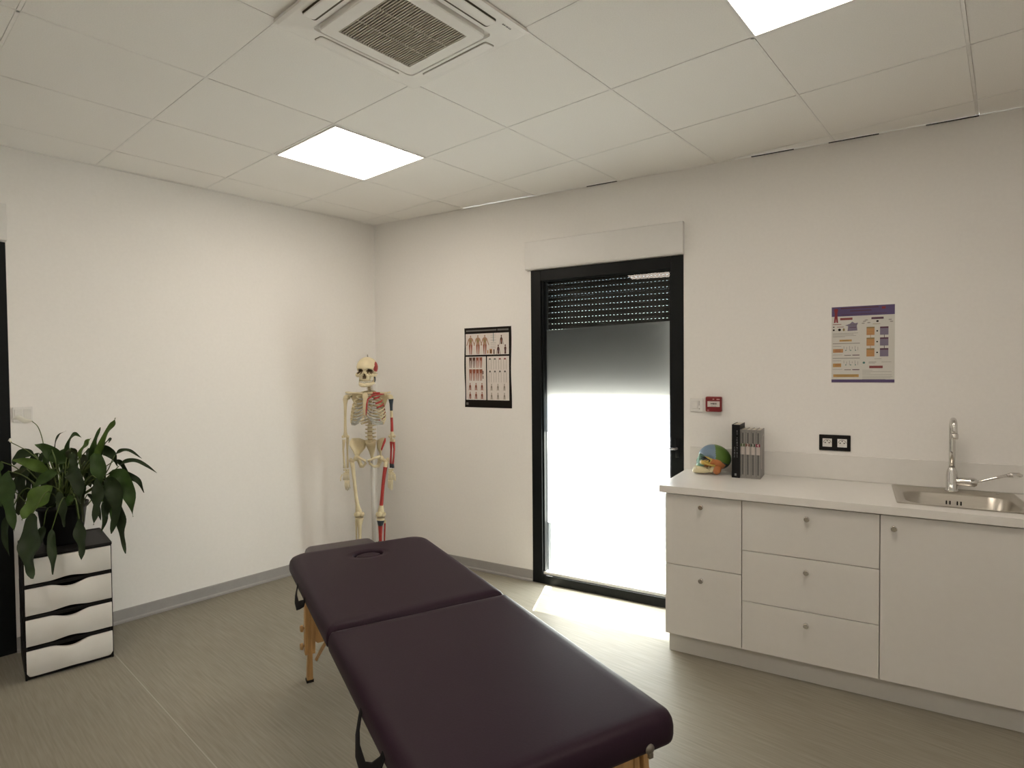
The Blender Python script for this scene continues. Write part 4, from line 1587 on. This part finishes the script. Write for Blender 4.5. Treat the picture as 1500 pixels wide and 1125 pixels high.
    for q in range(5):
        y = 0.145 + 0.0098 * q
        L = (0.060, 0.072, 0.078, 0.072, 0.046)[q]
        fb = MB()
        if q == 4:
            pts = [(0.026, s * 0.192, 0.752), (0.040, s * 0.200, 0.730), (0.048, s * 0.200, 0.706)]
        else:
            pts = [(0.020, s * y, 0.706), (0.022, s * y, 0.706 - L * 0.45), (0.017, s * (y - 0.002), 0.706 - L * 0.75), (0.008, s * (y - 0.003), 0.706 - L)]
        fb.tube(pts, [0.0046, 0.0040, 0.0040, 0.0026][:len(pts)], 6)
        fb.build('finger', BM, hand)
    # pelvis half: winged ilium, pubis and ischium
    out = [(-0.078, 0.040, 0.985), (-0.045, 0.086, 1.010), (0.000, 0.122, 1.014), (0.040, 0.130, 0.996), (0.064, 0.122, 0.968), (0.052, 0.104, 0.930), (0.036, 0.092, 0.892), (0.006, 0.084, 0.862), (-0.026, 0.076, 0.892), (-0.066, 0.046, 0.932)]
    mb = MB()
    inner = [((x * 0.55) - 0.012, y * 0.55 + 0.034, (z - 0.945) * 0.55 + 0.945) for x, y, z in out]
    cen = (-0.020, 0.086, 0.945)
    v = [(x, s * y, z) for x, y, z in out] + [(x - 0.004, s * (y + 0.004), z) for x, y, z in inner] + [(cen[0], s * (cen[1] + 0.006), cen[2])]
    n_ = len(out)
    f = []
    fm = []
    for i in range(n_):
        j = (i + 1) % n_
        f.append((i, j, n_ + j, n_ + i))
        f.append((n_ + i, n_ + j, 2 * n_))
    mb.add(v, f, 0, True)
    if s > 0:
        for q in (4, 5, 6, 7, 8, 9):
            mb.m[q] = 1
    il = mb.build('hip_bone', BM, sk)
    so = il.modifiers.new('thick', 'SOLIDIFY')
    so.thickness = 0.009
    so.offset = 0
    mb = MB()
    mb.tube([(0.030, s * 0.088, 0.882), (0.050, s * 0.060, 0.876), (0.062, s * 0.026, 0.862), (0.060, s * 0.008, 0.852)], [0.013, 0.009, 0.0085, 0.012], 8)
    mb.tube([(0.004, s * 0.082, 0.868), (-0.016, s * 0.074, 0.835), (-0.010, s * 0.062, 0.805), (0.020, s * 0.040, 0.806), (0.048, s * 0.014, 0.836)], [0.016, 0.015, 0.015, 0.008, 0.009], 8)
    mb.ell((0.010, s * 0.086, 0.872), (0.022, 0.016, 0.022))
    mb.build('pubic_bone', BM, sk)
    # leg bones
    mb = MB()
    mb.ell((0.014, s * 0.092, 0.866), (0.020, 0.020, 0.020))
    mb.tube([(0.014, s * 0.095, 0.864), (0.008, s * 0.118, 0.846), (0.002, s * 0.132, 0.838)], [0.014, 0.012, 0.014], 9)
    mb.ell((-0.004, s * 0.136, 0.848), (0.016, 0.013, 0.021))
    pts = [(0.0, s * 0.128, 0.842), (0.004, s * 0.120, 0.800), (0.012, s * 0.112, 0.740), (0.018, s * 0.104, 0.670), (0.018, s * 0.096, 0.590), (0.012, s * 0.088, 0.520), (0.006, s * 0.083, 0.478), (0.004, s * 0.080, 0.452)]
    mb.tube(pts, [0.018, 0.0155, 0.0135, 0.0125, 0.0125, 0.0145, 0.023, 0.024], 12, mis=[0, 1, 1, 1, 1, 0, 0] if s > 0 else None)
    for q in (-1, 1):
        mb.ell((-0.002, s * 0.080 + q * 0.020, 0.448), (0.026, 0.018, 0.019))
    mb.build('femur', BM, sk)
    mb = MB()
    mb.ell((0.036, s * 0.080, 0.458), (0.010, 0.018, 0.020))
    mb.build('patella', BM, sk)
    mb = MB()
    mb.tube([(0.0, s * 0.079, 0.424), (0.0, s * 0.079, 0.405), (0.004, s * 0.077, 0.365), (0.004, s * 0.076, 0.300), (0.002, s * 0.076, 0.220), (0.0, s * 0.075, 0.150), (0.0, s * 0.074, 0.110), (0.0, s * 0.074, 0.092)],
            [0.032, 0.029, 0.017, 0.0125, 0.0115, 0.0115, 0.016, 0.015], 12, mis=[0, 2, 1, 1, 1, 0, 0] if s > 0 else None)
    mb.build('tibia', BM, sk)
    mb = MB()
    mb.tube([(-0.016, s * 0.106, 0.400), (-0.012, s * 0.107, 0.380), (-0.006, s * 0.104, 0.28), (-0.006, s * 0.100, 0.16), (-0.004, s * 0.098, 0.085)], [0.010, 0.0065, 0.0058, 0.0058, 0.010], 8, mis=[0, 1, 1, 0] if s > 0 else None)
    mb.build('fibula', BM, sk)
    mb = MB()
    mb.ell((-0.035, s * 0.078, 0.062), (0.032, 0.018, 0.022))
    mb.ell((0.006, s * 0.078, 0.078), (0.026, 0.022, 0.018))
    mb.ell((0.045, s * 0.080, 0.066), (0.028, 0.028, 0.013))
    for q in range(5):
        y = 0.058 + 0.011 * q
        mb.tube([(0.060, s * y, 0.064), (0.115, s * (y - 0.002 + 0.002 * q), 0.052), (0.150 - 0.006 * q, s * (y - 0.003 + 0.003 * q), 0.046)], [0.008, 0.0055, 0.005], 7)
    mb.build('foot', BM, sk)
mb = MB()
mb.tube([(-0.050, 0, 0.985), (-0.062, 0, 0.955), (-0.084, 0, 0.905), (-0.085, 0, 0.870), (-0.072, 0, 0.845)], [0.040, 0.036, 0.022, 0.013, 0.005], 12)
mb.v = [(sp_x, y, z) for sp_x, y, z in mb.v]
sac = mb.build('sacrum', BM, sk)
sac.scale = (1, 1, 1)
# stand: pole, bracket, star foot with castors
mb = MB()
mb.tube([(-0.105, 0, 0.075), (-0.105, 0, 0.60), (-0.105, 0, 0.92), (-0.080, 0, 0.945), (-0.060, 0, 0.950)], [0.016, 0.016, 0.015, 0.012, 0.012], 12)
mb.build('stand_pole', M_STAND, sk)
mb = MB()
mb.lathe([(0.030, 0.052), (0.030, 0.085), (0.018, 0.095)], 16, 0, Matrix.Translation((-0.105, 0, 0)))
for k in range(5):
    a = 2 * PI * k / 5 + 0.3
    mb.tube([(-0.105, 0, 0.072), (-0.105 + 0.14 * math.cos(a), 0.14 * math.sin(a), 0.066), (-0.105 + 0.26 * math.cos(a), 0.26 * math.sin(a), 0.056)], [0.016, 0.014, 0.012], 8)
base = mb.build('stand_base', M_STAND, sk)
for k in range(5):
    a = 2 * PI * k / 5 + 0.3
    cb = MB()
    cb.lathe([(0.0, -0.010), (0.020, -0.010), (0.022, -0.006), (0.022, 0.006), (0.020, 0.010), (0.0, 0.010)], 14, 0,
             Matrix.Translation((-0.105 + 0.255 * math.cos(a), 0.255 * math.sin(a), 0.022)) @ Matrix.Rotation(a, 4, 'Z') @ Matrix.Rotation(PI / 2, 4, 'X'))
    cb.tube([(-0.105 + 0.255 * math.cos(a), 0.255 * math.sin(a), 0.022), (-0.105 + 0.255 * math.cos(a), 0.255 * math.sin(a), 0.054)], 0.008, 8)
    cb.build('castor', M_BLACK, base)

# ------------------------------------------------------------------ massage table (local x = along, towards the viewer; y = towards the kitchenette)
TAB_ANG = math.radians(-30.69)
TU = Vector((math.cos(TAB_ANG), math.sin(TAB_ANG)))
TWV = Vector((-TU.y, TU.x))
tab = thing('massage_table', 'folding massage table with aubergine vinyl top and beech legs', 'massage table', (2.0875, -1.9575, 0), TAB_ANG)
HWID, HLEN, ZT, ZB = 0.345, 0.948, 0.632, 0.562
prof = [(0.012, ZB), (0.002, ZB + 0.003), (0.0, ZB + 0.012), (0.0, ZT - 0.036), (0.003, ZT - 0.022), (0.010, ZT - 0.010), (0.022, ZT - 0.003), (0.040, ZT), (0.060, ZT), (0.10, ZT)]
L2 = HLEN / 2
# near half
mb = MB()
slab(mb, L2 - 0.0015, HWID, [0.055, 0.018, 0.018, 0.055], prof, 8, L2, 0)
top1 = mb.build('mattress', M_VINYL, tab)
# far half, with the face hole
mb = MB()
Rr = [0.018, 0.075, 0.075, 0.018]
rings = []
outer = densify(rrect(L2 - 0.0015, HWID, Rr, 10, -L2, 0))
oc = (-L2, 0.0)
for ins, z in prof:
    ring = []
    for x, y in outer:
        hx_, hy_ = L2 - 0.0015, HWID
        kx, ky = 1 - ins / hx_, 1 - ins / hy_
        ring.append((oc[0] + (x - oc[0]) * kx, y * ky, z))
    rings.append(ring)
hcx, hcy, ha, hb_ = -0.745, -0.005, 0.050, 0.070
last = rings[-1]
hole = []
for x, y, z in last:
    a = math.atan2((y - hcy), (x - hcx))
    hole.append((a, hcx + ha * math.cos(a), hcy + hb_ * math.sin(a)))
for grow, z in ((1.60, ZT), (1.12, ZT), (1.03, ZT - 0.003), (1.0, ZT - 0.008), (1.0, ZB + 0.004)):
    rings.append([(hcx + ha * grow * math.cos(a), hcy + hb_ * grow * math.sin(a), z) for a, _, _ in hole])
mb.rings(rings, 0, False, False, True)
top2 = mb.build('mattress', M_VINYL, tab)
mb = MB()
pl = [(1.0, ZB + 0.006), (0.96, ZT - 0.030), (0.91, ZT - 0.016), (0.83, ZT - 0.008), (0.70, ZT - 0.005), (0.35, ZT - 0.004)]
mb.rings([[(hcx + (ha - 0.003) * g * math.cos(2 * PI * k / 40), hcy + (hb_ - 0.003) * g * math.sin(2 * PI * k / 40), z) for k in range(40)] for g, z in pl], 0, True, True, True)
mb.build('face_hole_plug', M_VINYL, tab)
# wooden frame under each half
for s in (-1, 1):
    mb = MB()
    a, b = (0.010, HLEN - 0.075)
    for y0 in (-0.300, 0.185):
        mb.box(min(s * a, s * b), y0, ZB - 0.040, max(s * a, s * b), y0 + 0.020, ZB + 0.003)
    for xx in (a, b - 0.02):
        x0, x1 = sorted((s * xx, s * (xx + 0.02)))
        mb.box(x0, -0.295, ZB - 0.040, x1, 0.200, ZB + 0.003)
    mb.box(min(s * a, s * b), -0.30, ZB - 0.002, max(s * a, s * b), 0.24, ZB + 0.003)
    mb.build('under_frame', M_WOOD, tab, 0.002)
# end frames: two double legs, arched cross board, knobs, braces
for s in (-1, 1):
    splay = 0.045

    def lp(z):
        return s * (0.872 + splay * (0.53 - z) / 0.53)
    for w_ in (-0.255, 0.255):
        mb = MB()
        for (wa, wb, z0, z1, xo) in ((-0.024, -0.006, 0.145, 0.560, 0.0), (0.006, 0.024, 0.145, 0.560, 0.0)):
            x0, x1 = lp(z0), lp(z1)
            v = []
            for z, x in ((z0, x0), (z1, x1)):
                v += [(x - 0.021, w_ + wa, z), (x + 0.021, w_ + wa, z), (x + 0.021, w_ + wb, z), (x - 0.021, w_ + wb, z)]
            mb.add(v, [(3, 2, 1, 0), (4, 5, 6, 7), (0, 1, 5, 4), (1, 2, 6, 5), (2, 3, 7, 6), (3, 0, 4, 7)])
        leg = mb.build('leg', M_WOOD, tab, 0.003)
        mb = MB()
        v = []
        for z in (0.012, 0.36):
            x = lp(z)
            v += [(x - 0.017, w_ - 0.0058, z), (x + 0.017, w_ - 0.0058, z), (x + 0.017, w_ + 0.0058, z), (x - 0.017, w_ + 0.0058, z)]
        mb.add(v, [(3, 2, 1, 0), (4, 5, 6, 7), (0, 1, 5, 4), (1, 2, 6, 5), (2, 3, 7, 6), (3, 0, 4, 7)])
        mb.v = [(x, w_ + (y - w_) * (2.4 if z < 0.1 else 1.0), z) for x, y, z in mb.v]
        mb.build('leg_extension', M_WOOD, leg, 0.002)
        mb = MB()
        x = lp(0.0)
        mb.box(x - 0.019, w_ - 0.017, 0.0, x + 0.019, w_ + 0.017, 0.014)
        mb.build('rubber_foot', M_BLACK, leg, 0.002)
        sg = -1 if w_ < 0 else 1
        for z in (0.185, 0.275):
            mb = MB()
            mb.lathe([(0.005, 0.020), (0.005, 0.030), (0.016, 0.031), (0.017, 0.036), (0.013, 0.044)], 12, 0,
                     Matrix.Translation((lp(z), w_, z)) @ Matrix.Rotation(-sg * PI / 2, 4, 'X'))
            mb.build('knob', M_WOOD, leg)
        # diagonal brace towards the fold
        mb = MB()
        mb.tube([(lp(0.10), w_ - 0.032 * sg, 0.105), (s * 0.52, w_ - 0.032 * sg, 0.400)], [0.013, 0.013], 4, flat=0.7)
        br = mb.build('brace', M_WOOD, tab, 0.002)
        mb = MB()
        mb.tube([(s * 0.535, w_ - 0.032 * sg, 0.392), (s * 0.49, w_ - 0.032 * sg, 0.400), (s * 0.10, w_ - 0.032 * sg, 0.545)], [0.011, 0.011, 0.011], 4, flat=0.7)
        mb.build('brace_strut', M_WOOD, br)
    mb = MB()
    out = [(-0.231, 0.555), (-0.231, 0.205), (-0.222, 0.195), (-0.19, 0.196), (-0.165, 0.212), (-0.13, 0.26), (-0.08, 0.32), (0, 0.345),
           (0.08, 0.32), (0.13, 0.26), (0.165, 0.212), (0.19, 0.196), (0.222, 0.195), (0.231, 0.205), (0.231, 0.555)]
    Mc = Matrix(((0, 0, 1, 0), (1, 0, 0, 0), (0, 1, 0, 0), (0, 0, 0, 1)))
    xa = s * 0.884
    mb.prism(out, xa - 0.008, xa + 0.008, 0, Mc)
    mb.build('cross_board', M_WOOD, tab, 0.003)
    # steel sockets for a headrest in the end face
    for w_ in (-0.235, 0.235):
        mb = MB()
        Ms = Matrix.Translation((s * (HLEN - 0.002), w_, ZB + 0.012)) @ Matrix.Rotation(s * PI / 2, 4, 'Y')
        mb.lathe([(0.013, 0.0), (0.013, 0.003), (0.009, 0.004), (0.008, 0.006), (0.0, 0.006)], 16, 0, Ms)
        mb.box(s * (HLEN + 0.001) - 0.004, w_ - 0.006, ZB - 0.008, s * (HLEN + 0.001) + 0.004, w_ + 0.006, ZB + 0.004)
        mb.build('headrest_socket', mat('dark_steel', (0.28, 0.26, 0.23), 0.35, 1.0), tab)
    # carrying straps on the side away from the door
    sx0, sx1 = (0.450, 0.665) if s > 0 else (-0.63, -0.44)
    mb = MB()
    oo = 0.62 if s > 0 else 0.42
    dd = 0.040 if s > 0 else 0.016
    pts = [(sx0, -0.343, ZB + 0.030), (sx0 + 0.004, -0.343 - 0.009 * oo, ZB + 0.010), (sx0 + 0.025, -0.343 - 0.029 * oo, ZB - 0.5 * dd), (sx0 + 0.07, -0.343 - 0.047 * oo, ZB - dd), ((sx0 + sx1) / 2 + 0.03, -0.343 - 0.051 * oo, ZB - dd - 0.008),
           (sx1 - 0.035, -0.343 - 0.037 * oo, ZB - 0.7 * dd), (sx1 - 0.006, -0.343 - 0.013 * oo, ZB + 0.004), (sx1, -0.343, ZB + 0.030)]
    mb.tube(pts, [0.013, 0.016, 0.018, 0.019, 0.019, 0.018, 0.016, 0.013], 8, flat=0.14)
    mb.build('strap', M_STRAP, tab)
# centre hinges
for w_ in (-0.25, 0.25):
    mb = MB()
    mb.tube([(0, w_ - 0.03, ZB - 0.004), (0, w_ + 0.03, ZB - 0.004)], 0.006, 8)
    mb.build('hinge', M_STEEL, tab)
# padded arm shelf hanging beyond the far end
mb = MB()
Mh = Matrix.Translation((-1.135, -0.030, 0.508)) @ Matrix.Rotation(math.radians(-3), 4, 'Y')
slab(mb, 0.160, 0.185, 0.045, [(0.008, 0.0), (0.001, 0.004), (0.0, 0.015), (0.0, 0.030), (0.006, 0.046), (0.018, 0.054), (0.04, 0.056)], 8, M=Mh)
hr = mb.build('head_pad', mat('pad_vinyl', (0.045, 0.033, 0.041), 0.40, var=0.05, scale=160, bump=0.1, spec=0.3), tab)
mb = MB()
for w_ in (-0.16, 0.10):
    mb.tube([(-1.10, w_, 0.507), (-0.96, w_, 0.515), (-0.935, w_, 0.54)], 0.008, 8)
mb.build('pad_rod', M_STEEL, hr)

# ------------------------------------------------------------------ drawer tower
TX = Vector((0.290, 0.957, 0)).normalized()
TY = Vector((-TX.y, TX.x, 0))
TM = Matrix((TX, TY, Vector((0, 0, 1)))).transposed().to_4x4()
TM.translation = (0.022, -2.235, 0)
tw = thing('drawer_tower', 'black plastic drawer tower with four white drawers under the plant', 'drawer tower', M=TM)
HWT, DT, HT = 0.181, 0.395, 0.615
mb = MB()
mb.box(-HWT, 0.012, 0.0, -HWT + 0.010, DT, HT - 0.012)
mb.box(HWT - 0.010, 0.012, 0.0, HWT, DT, HT - 0.012)
mb.box(-HWT, DT - 0.008, 0.0, HWT, DT, HT - 0.012)
mb.box(-HWT + 0.01, 0.020, 0.0, HWT - 0.01, DT - 0.008, 0.022)
for z in (0.148, 0.302, 0.455):
    mb.box(-HWT + 0.01, 0.012, z - 0.006, HWT - 0.01, DT - 0.008, z + 0.012)
mb.build('body', M_BLACK, tw, 0.003)
mb = MB()
slab(mb, HWT + 0.002, DT / 2 + 0.001, 0.012, [(0.004, HT - 0.014), (0, HT - 0.010), (0, HT), (0.004, HT + 0.003), (0.010, HT - 0.001), (0.03, HT - 0.002)], 5, 0, DT / 2)
mb.build('top', M_BLACK, tw)
# side ribs pressed into the cheeks
for sx in (-1, 1):
    for k in range(4):
        mb = MB()
        x0, x1 = sorted((sx * HWT, sx * (HWT + 0.002)))
        mb.box(x0, 0.05, 0.035 + 0.153 * k, x1, DT - 0.04, 0.115 + 0.153 * k)
        mb.build('side_panel', M_BLACK, tw, 0.001)


def bump(x):
    x = abs(x) / 0.088
    return 0 if x >= 1 else (math.cos(x * PI) + 1) / 2


M_DRAWER = mat('drawer_white', (0.70, 0.685, 0.65), 0.42, var=0.015)
dz = [(0.020, 0.145), (0.170, 0.298), (0.322, 0.452), (0.475, 0.598)]
for k, (z0, z1) in enumerate(dz):
    mb = MB()
    nn = 36
    rings = []
    for q in range(nn + 1):
        x = -HWT + 0.006 + (2 * HWT - 0.012) * q / nn
        bo = -0.010 * bump(x) - 0.002
        top = z1 - (0.019 * bump(x) if k < 3 else 0)
        ed = min(1.0, (HWT - 0.006 - abs(x)) / 0.02)
        low = z0 + (0.013 * bump(x) if k > 0 else 0.006 * bump(x)) + ((1 - math.sqrt(max(0, 1 - (1 - ed) ** 2))) * 0.018 if k == 0 else 0)
        zz = [low, low + 0.004, (low + top) / 2, top - 0.004, top]
        fr = [bo + 0.003, bo, bo - 0.001, bo, bo + 0.003]
        rings.append([(x, y, z) for y, z in zip(fr, zz)] + [(x, 0.010, top), (x, 0.010, low)])
    mb.rings(rings, 0, True, True, True)
    d = mb.build('drawer', M_DRAWER, tw)
    es = d.modifiers.new('edge', 'EDGE_SPLIT')
    es.split_angle = math.radians(50)
    tb = MB()
    tb.box(-HWT + 0.013, 0.0105, z0 + 0.012, HWT - 0.013, 0.30, z0 + 0.018)
    for a, b in ((-HWT + 0.013, -HWT + 0.016), (HWT - 0.016, HWT - 0.013)):
        tb.box(a, 0.0105, z0 + 0.018, b, 0.30, z1 - 0.03)
    tb.build('tray', M_BLACK, d)

# ------------------------------------------------------------------ peace lily in a black pot
POT = TM @ Vector((-0.005, 0.185, HT + 0.0035))
pl = thing('peace_lily', 'peace lily with drooping dark leaves in a black pot', 'potted plant', tuple(POT))
mb = MB()
mb.lathe([(0.0, 0.0), (0.078, 0.0), (0.082, 0.004), (0.104, 0.180), (0.112, 0.182), (0.114, 0.205), (0.107, 0.206), (0.102, 0.180), (0.0, 0.178)], 32)
mb.build('pot', M_POT, pl)
mb = MB()
mb.lathe([(0.101, 0.181), (0.07, 0.187), (0.0, 0.190)], 24)
mb.build('soil', M_SOIL, pl)


def pix(px, py, depth):
    """Point of the room seen at that place of the photograph, depth metres along the viewing axis, relative to the pot's foot."""
    d = fw + CR * ((px - 750) / FOCAL) + CU * ((562.5 - py) / FOCAL)
    p = CAM_POS + d * depth
    g = p.dot(LNRM)
    if g < 0.03:                      # keep clear of the wall
        p = p + LNRM * (0.03 - g)
    return p - POT


PD = (POT - CAM_POS).dot(fw)


def spline(pts, n):
    """Catmull-Rom through the points."""
    P = [2 * pts[0] - pts[1]] + list(pts) + [2 * pts[-1] - pts[-2]]
    out = []
    for i in range(1, len(P) - 2):
        for k in range(n):
            t = k / n
            a, b, c, d = P[i - 1], P[i], P[i + 1], P[i + 2]
            out.append(0.5 * (2 * b + (c - a) * t + (2 * a - 5 * b + 4 * c - d) * t * t + (3 * b - a - 3 * c + d) * t ** 3))
    out.append(pts[-1].copy())
    return out


def leaf(stem, blade, width, m, twist=0.0, wave=0.11):
    """stem: points from the soil to the blade; blade: points along the midrib; width: half width."""
    mb = MB()
    sp = spline(stem, 5)
    mb.tube(sp, [0.0036 - 0.0012 * i / len(sp) for i in range(len(sp))], 5, 1)
    bp = spline(blade, 5)
    n = len(bp) - 1
    view = Vector((-fw.x, -fw.y, 0.35)).normalized()
    v, f = [], []
    ph = random.uniform(0, 6)
    for i, p in enumerate(bp):
        t = i / n
        tan = (bp[min(i + 1, n)] - bp[max(i - 1, 0)]).normalized()
        side = tan.cross(view)
        side = side.normalized() if side.length > 1e-4 else CR.copy()
        nor = side.cross(tan).normalized()
        side = side * math.cos(twist) + nor * math.sin(twist)
        nor = side.cross(tan).normalized()
        w = width * (math.sin(PI * min(1, t ** 0.72)) ** 0.85) * (1 - 0.25 * t) + 0.0006
        wv = wave * width * 2 * math.sin(t * 13 + ph)
        up_ = nor * (w * 0.28)
        v += [p + side * w + up_ + nor * wv, p + side * w * 0.5 + up_ * 0.35 + nor * wv * 0.4, p, p - side * w * 0.5 + up_ * 0.35 - nor * wv * 0.4, p - side * w + up_ - nor * wv]
    for i in range(n):
        for k in range(4):
            f.append((i * 5 + k, i * 5 + k + 1, (i + 1) * 5 + k + 1, (i + 1) * 5 + k))
    mb.add([tuple(q) for q in v], f, 0, True)
    return mb.build('leaf', [m, M_STEM], pl)


def soil_pt():
    a, r = random.uniform(0, 2 * PI), random.uniform(0.0, 0.055)
    return Vector((r * math.cos(a), r * math.sin(a), 0.186))


def pleaf(path, width_px, m, dz0=0.0, dz1=None, bl=1, twist=0.0):
    """path: photo points; the first bl belong to the stem. Depth runs from dz0 to dz1 against the pot."""
    dz1 = dz0 if dz1 is None else dz1
    n = len(path)
    pts = [pix(x, y, PD + dz0 + (dz1 - dz0) * i / max(1, n - 1)) for i, (x, y) in enumerate(path)]
    s0 = soil_pt()
    st = [s0] + pts[:bl]
    if len(st) == 2:
        mid = (s0 + st[1]) / 2
        mid += Vector((0, 0, 0.05)) + Vector((s0.x - mid.x, s0.y - mid.y, 0)) * 0.4
        st = [s0, mid, st[1]]
    return leaf(st, pts[bl - 1:], width_px / 279.0 / 2, m, twist)


D_, G_, B_, U_ = M_LEAF
KEY = [
    ([(134, 690), (146, 660), (158, 632), (167, 620), (169, 612)], 13, B_, 0.00, -0.02, 1, 0.2),
    ([(126, 705), (136, 668), (140, 645), (147, 626)], 12, G_, 0.03, 0.03, 1, 0.0),
    ([(102, 690), (99, 664), (103, 645), (110, 636), (119, 641)], 11, G_, 0.05, 0.0, 1, 0.3),
    ([(84, 688), (81, 655), (86, 638), (97, 631)], 6, D_, 0.06, 0.06, 1, 0.5),
    ([(76, 700), (72, 692), (54, 682), (35, 676), (17, 674)], 17, B_, -0.06, -0.16, 2, 0.1),
    ([(90, 722), (78, 712), (60, 728), (44, 746), (32, 762)], 32, B_, -0.10, -0.20, 2, 0.0),
    ([(40, 700), (12, 690), (10, 712), (16, 745), (21, 778)], 26, G_, -0.06, -0.14, 2, 0.0),
    ([(30, 690), (2, 676), (-8, 690), (-6, 715), (2, 742)], 24, G_, 0.0, -0.05, 2, 0.2),
    ([(132, 706), (160, 694), (178, 700), (190, 725), (195, 757)], 26, G_, -0.02, -0.06, 2, 0.1),
    ([(130, 706), (156, 700), (166, 715), (172, 745), (163, 782)], 24, D_, -0.05, -0.10, 2, 0.1),
    ([(150, 700), (168, 667), (176, 661), (190, 660), (208, 672)], 7, D_, 0.03, 0.03, 2, 0.4),
    ([(150, 705), (174, 683), (184, 676), (200, 675), (216, 683), (230, 693)], 7, D_, 0.0, 0.0, 2, 0.3),
    ([(150, 705), (176, 690), (188, 697), (203, 705), (211, 722)], 11, D_, 0.04, 0.04, 2, 0.2),
    ([(150, 712), (172, 735), (178, 757), (179, 780), (184, 811)], 15, D_, -0.05, -0.08, 2, 0.0),
    ([(130, 700), (141, 700), (145, 722), (142, 745), (137, 769)], 17, D_, -0.10, -0.14, 2, 0.0),
    ([(140, 700), (156, 710), (160, 728), (158, 745), (156, 757)], 14, D_, -0.04, -0.06, 2, 0.2),
    ([(100, 700), (96, 678), (82, 668), (66, 656), (51, 651)], 20, G_, -0.02, -0.08, 2, 0.0),
    ([(70, 690), (50, 665), (36, 664), (24, 672), (20, 682)], 15, D_, 0.04, 0.02, 2, 0.2),
    ([(70, 720), (48, 752), (46, 790), (44, 820), (47, 848)], 30, D_, -0.16, -0.32, 2, 0.0),
    ([(92, 730), (76, 775), (76, 800), (78, 820), (77, 842)], 12, D_, -0.17, -0.28, 2, 0.3),
    ([(110, 730), (116, 760), (118, 780), (121, 800), (119, 821)], 17, D_, -0.15, -0.22, 2, 0.0),
    ([(130, 680), (146, 664), (154, 660), (166, 668), (172, 683)], 16, D_, 0.05, 0.05, 2, 0.1),
    ([(40, 715), (14, 752), (8, 770), (8, 792), (14, 815)], 10, D_, -0.05, -0.06, 2, 0.3),
    ([(138, 690), (146, 680), (152, 655), (158, 646), (162, 643), (159, 649)], 6, D_, 0.02, 0.0, 2, 0.5),
    ([(118, 700), (116, 672), (122, 658), (130, 647), (133, 642)], 15, B_, -0.02, -0.04, 2, 0.5),
    ([(120, 690), (138, 664), (144, 680), (146, 700), (142, 722)], 22, G_, -0.05, -0.10, 2, 0.2),
    ([(100, 700), (98, 690), (108, 694), (116, 712), (118, 738)], 22, D_, -0.09, -0.14, 2, 0.1),
    ([(60, 700), (46, 686), (36, 694), (32, 712), (34, 730)], 18, D_, 0.0, -0.04, 2, 0.0),
    ([(76, 690), (62, 676), (50, 690), (44, 706), (40, 722)], 20, D_, 0.03, 0.0, 2, 0.0),
    ([(90, 705), (84, 690), (72, 696), (58, 706), (48, 716)], 15, G_, -0.10, -0.14, 2, 0.3),
    ([(104, 720), (108, 726), (100, 735), (96, 745)], 12, G_, -0.13, -0.15, 2, 0.0),
    ([(70, 745), (64, 770), (58, 790), (52, 806)], 12, D_, -0.12, -0.15, 2, 0.3),
    ([(88, 700), (86, 720), (92, 745), (94, 772)], 14, D_, -0.14, -0.17, 2, 0.1),
    ([(140, 715), (150, 735), (154, 760), (148, 780)], 8, D_, -0.02, -0.04, 2, 0.5),
]
for path, wpx, m, a, b, bl, tw_ in KEY:
    pleaf(path, wpx, m, a, b, bl, tw_)
for k in range(52):            # inner and rear leaves that fill the crown
    cx = random.gauss(92, 32)
    ty = random.uniform(655, 725)
    dx = (cx - 92) * random.uniform(0.15, 0.6)
    dp = random.uniform(-0.10, 0.16)
    path = [(92 + (cx - 92) * 0.6, ty + 22), (cx, ty), (cx + dx * 0.6, ty + 8), (cx + dx, ty + random.uniform(15, 35)), (cx + dx * 1.2, ty + random.uniform(35, 65))]
    pleaf(path, random.uniform(8, 17), random.choice((D_, D_, G_, U_)), dp, dp + random.uniform(-0.04, 0.06), 2, random.uniform(-0.4, 0.6))
# two white flowers on long stalks
for stem, blade, wd, dp in (([(66, 680), (63, 648), (56, 626), (47, 617)], [(47, 617), (38, 618), (27, 613), (17, 615)], 10, -0.02),
                            ([(70, 690), (45, 664), (30, 655), (16, 648)], [(16, 648), (15, 645), (12, 646)], 6, -0.02)):
    mb = MB()
    pts = [soil_pt()] + [pix(x, y, PD + dp) for x, y in stem]
    sp = spline(pts, 6)
    mb.tube(sp, 0.0022, 6)
    fs = mb.build('flower_stalk', M_STEM, pl)
    bp = spline([pix(x, y, PD + dp) for x, y in blade], 6)
    n = len(bp) - 1
    mb = MB()
    rings = []
    for i, p in enumerate(bp):
        t = i / n
        w = wd / 279.0 / 2 * math.sin(PI * min(1, 0.06 + t * 0.94)) ** 0.8 + 0.0007
        rings.append([p + CU * (w * math.cos(a)) + fw * (w * 0.6 * math.sin(a)) for a in [PI * k / 8 - PI / 2 - 0.4 for k in range(9)]])
    v = [tuple(q) for r in rings for q in r]
    mb.add(v, [(i * 9 + k, i * 9 + k + 1, (i + 1) * 9 + k + 1, (i + 1) * 9 + k) for i in range(n) for k in range(8)], 0, True)
    mb.build('spathe', M_FLOWER, fs)
    mb = MB()
    mb.tube([bp[1], bp[n // 2]], [0.0035, 0.002], 7)
    mb.build('spadix', mat('spadix', (0.55, 0.5, 0.2), 0.7), fs)
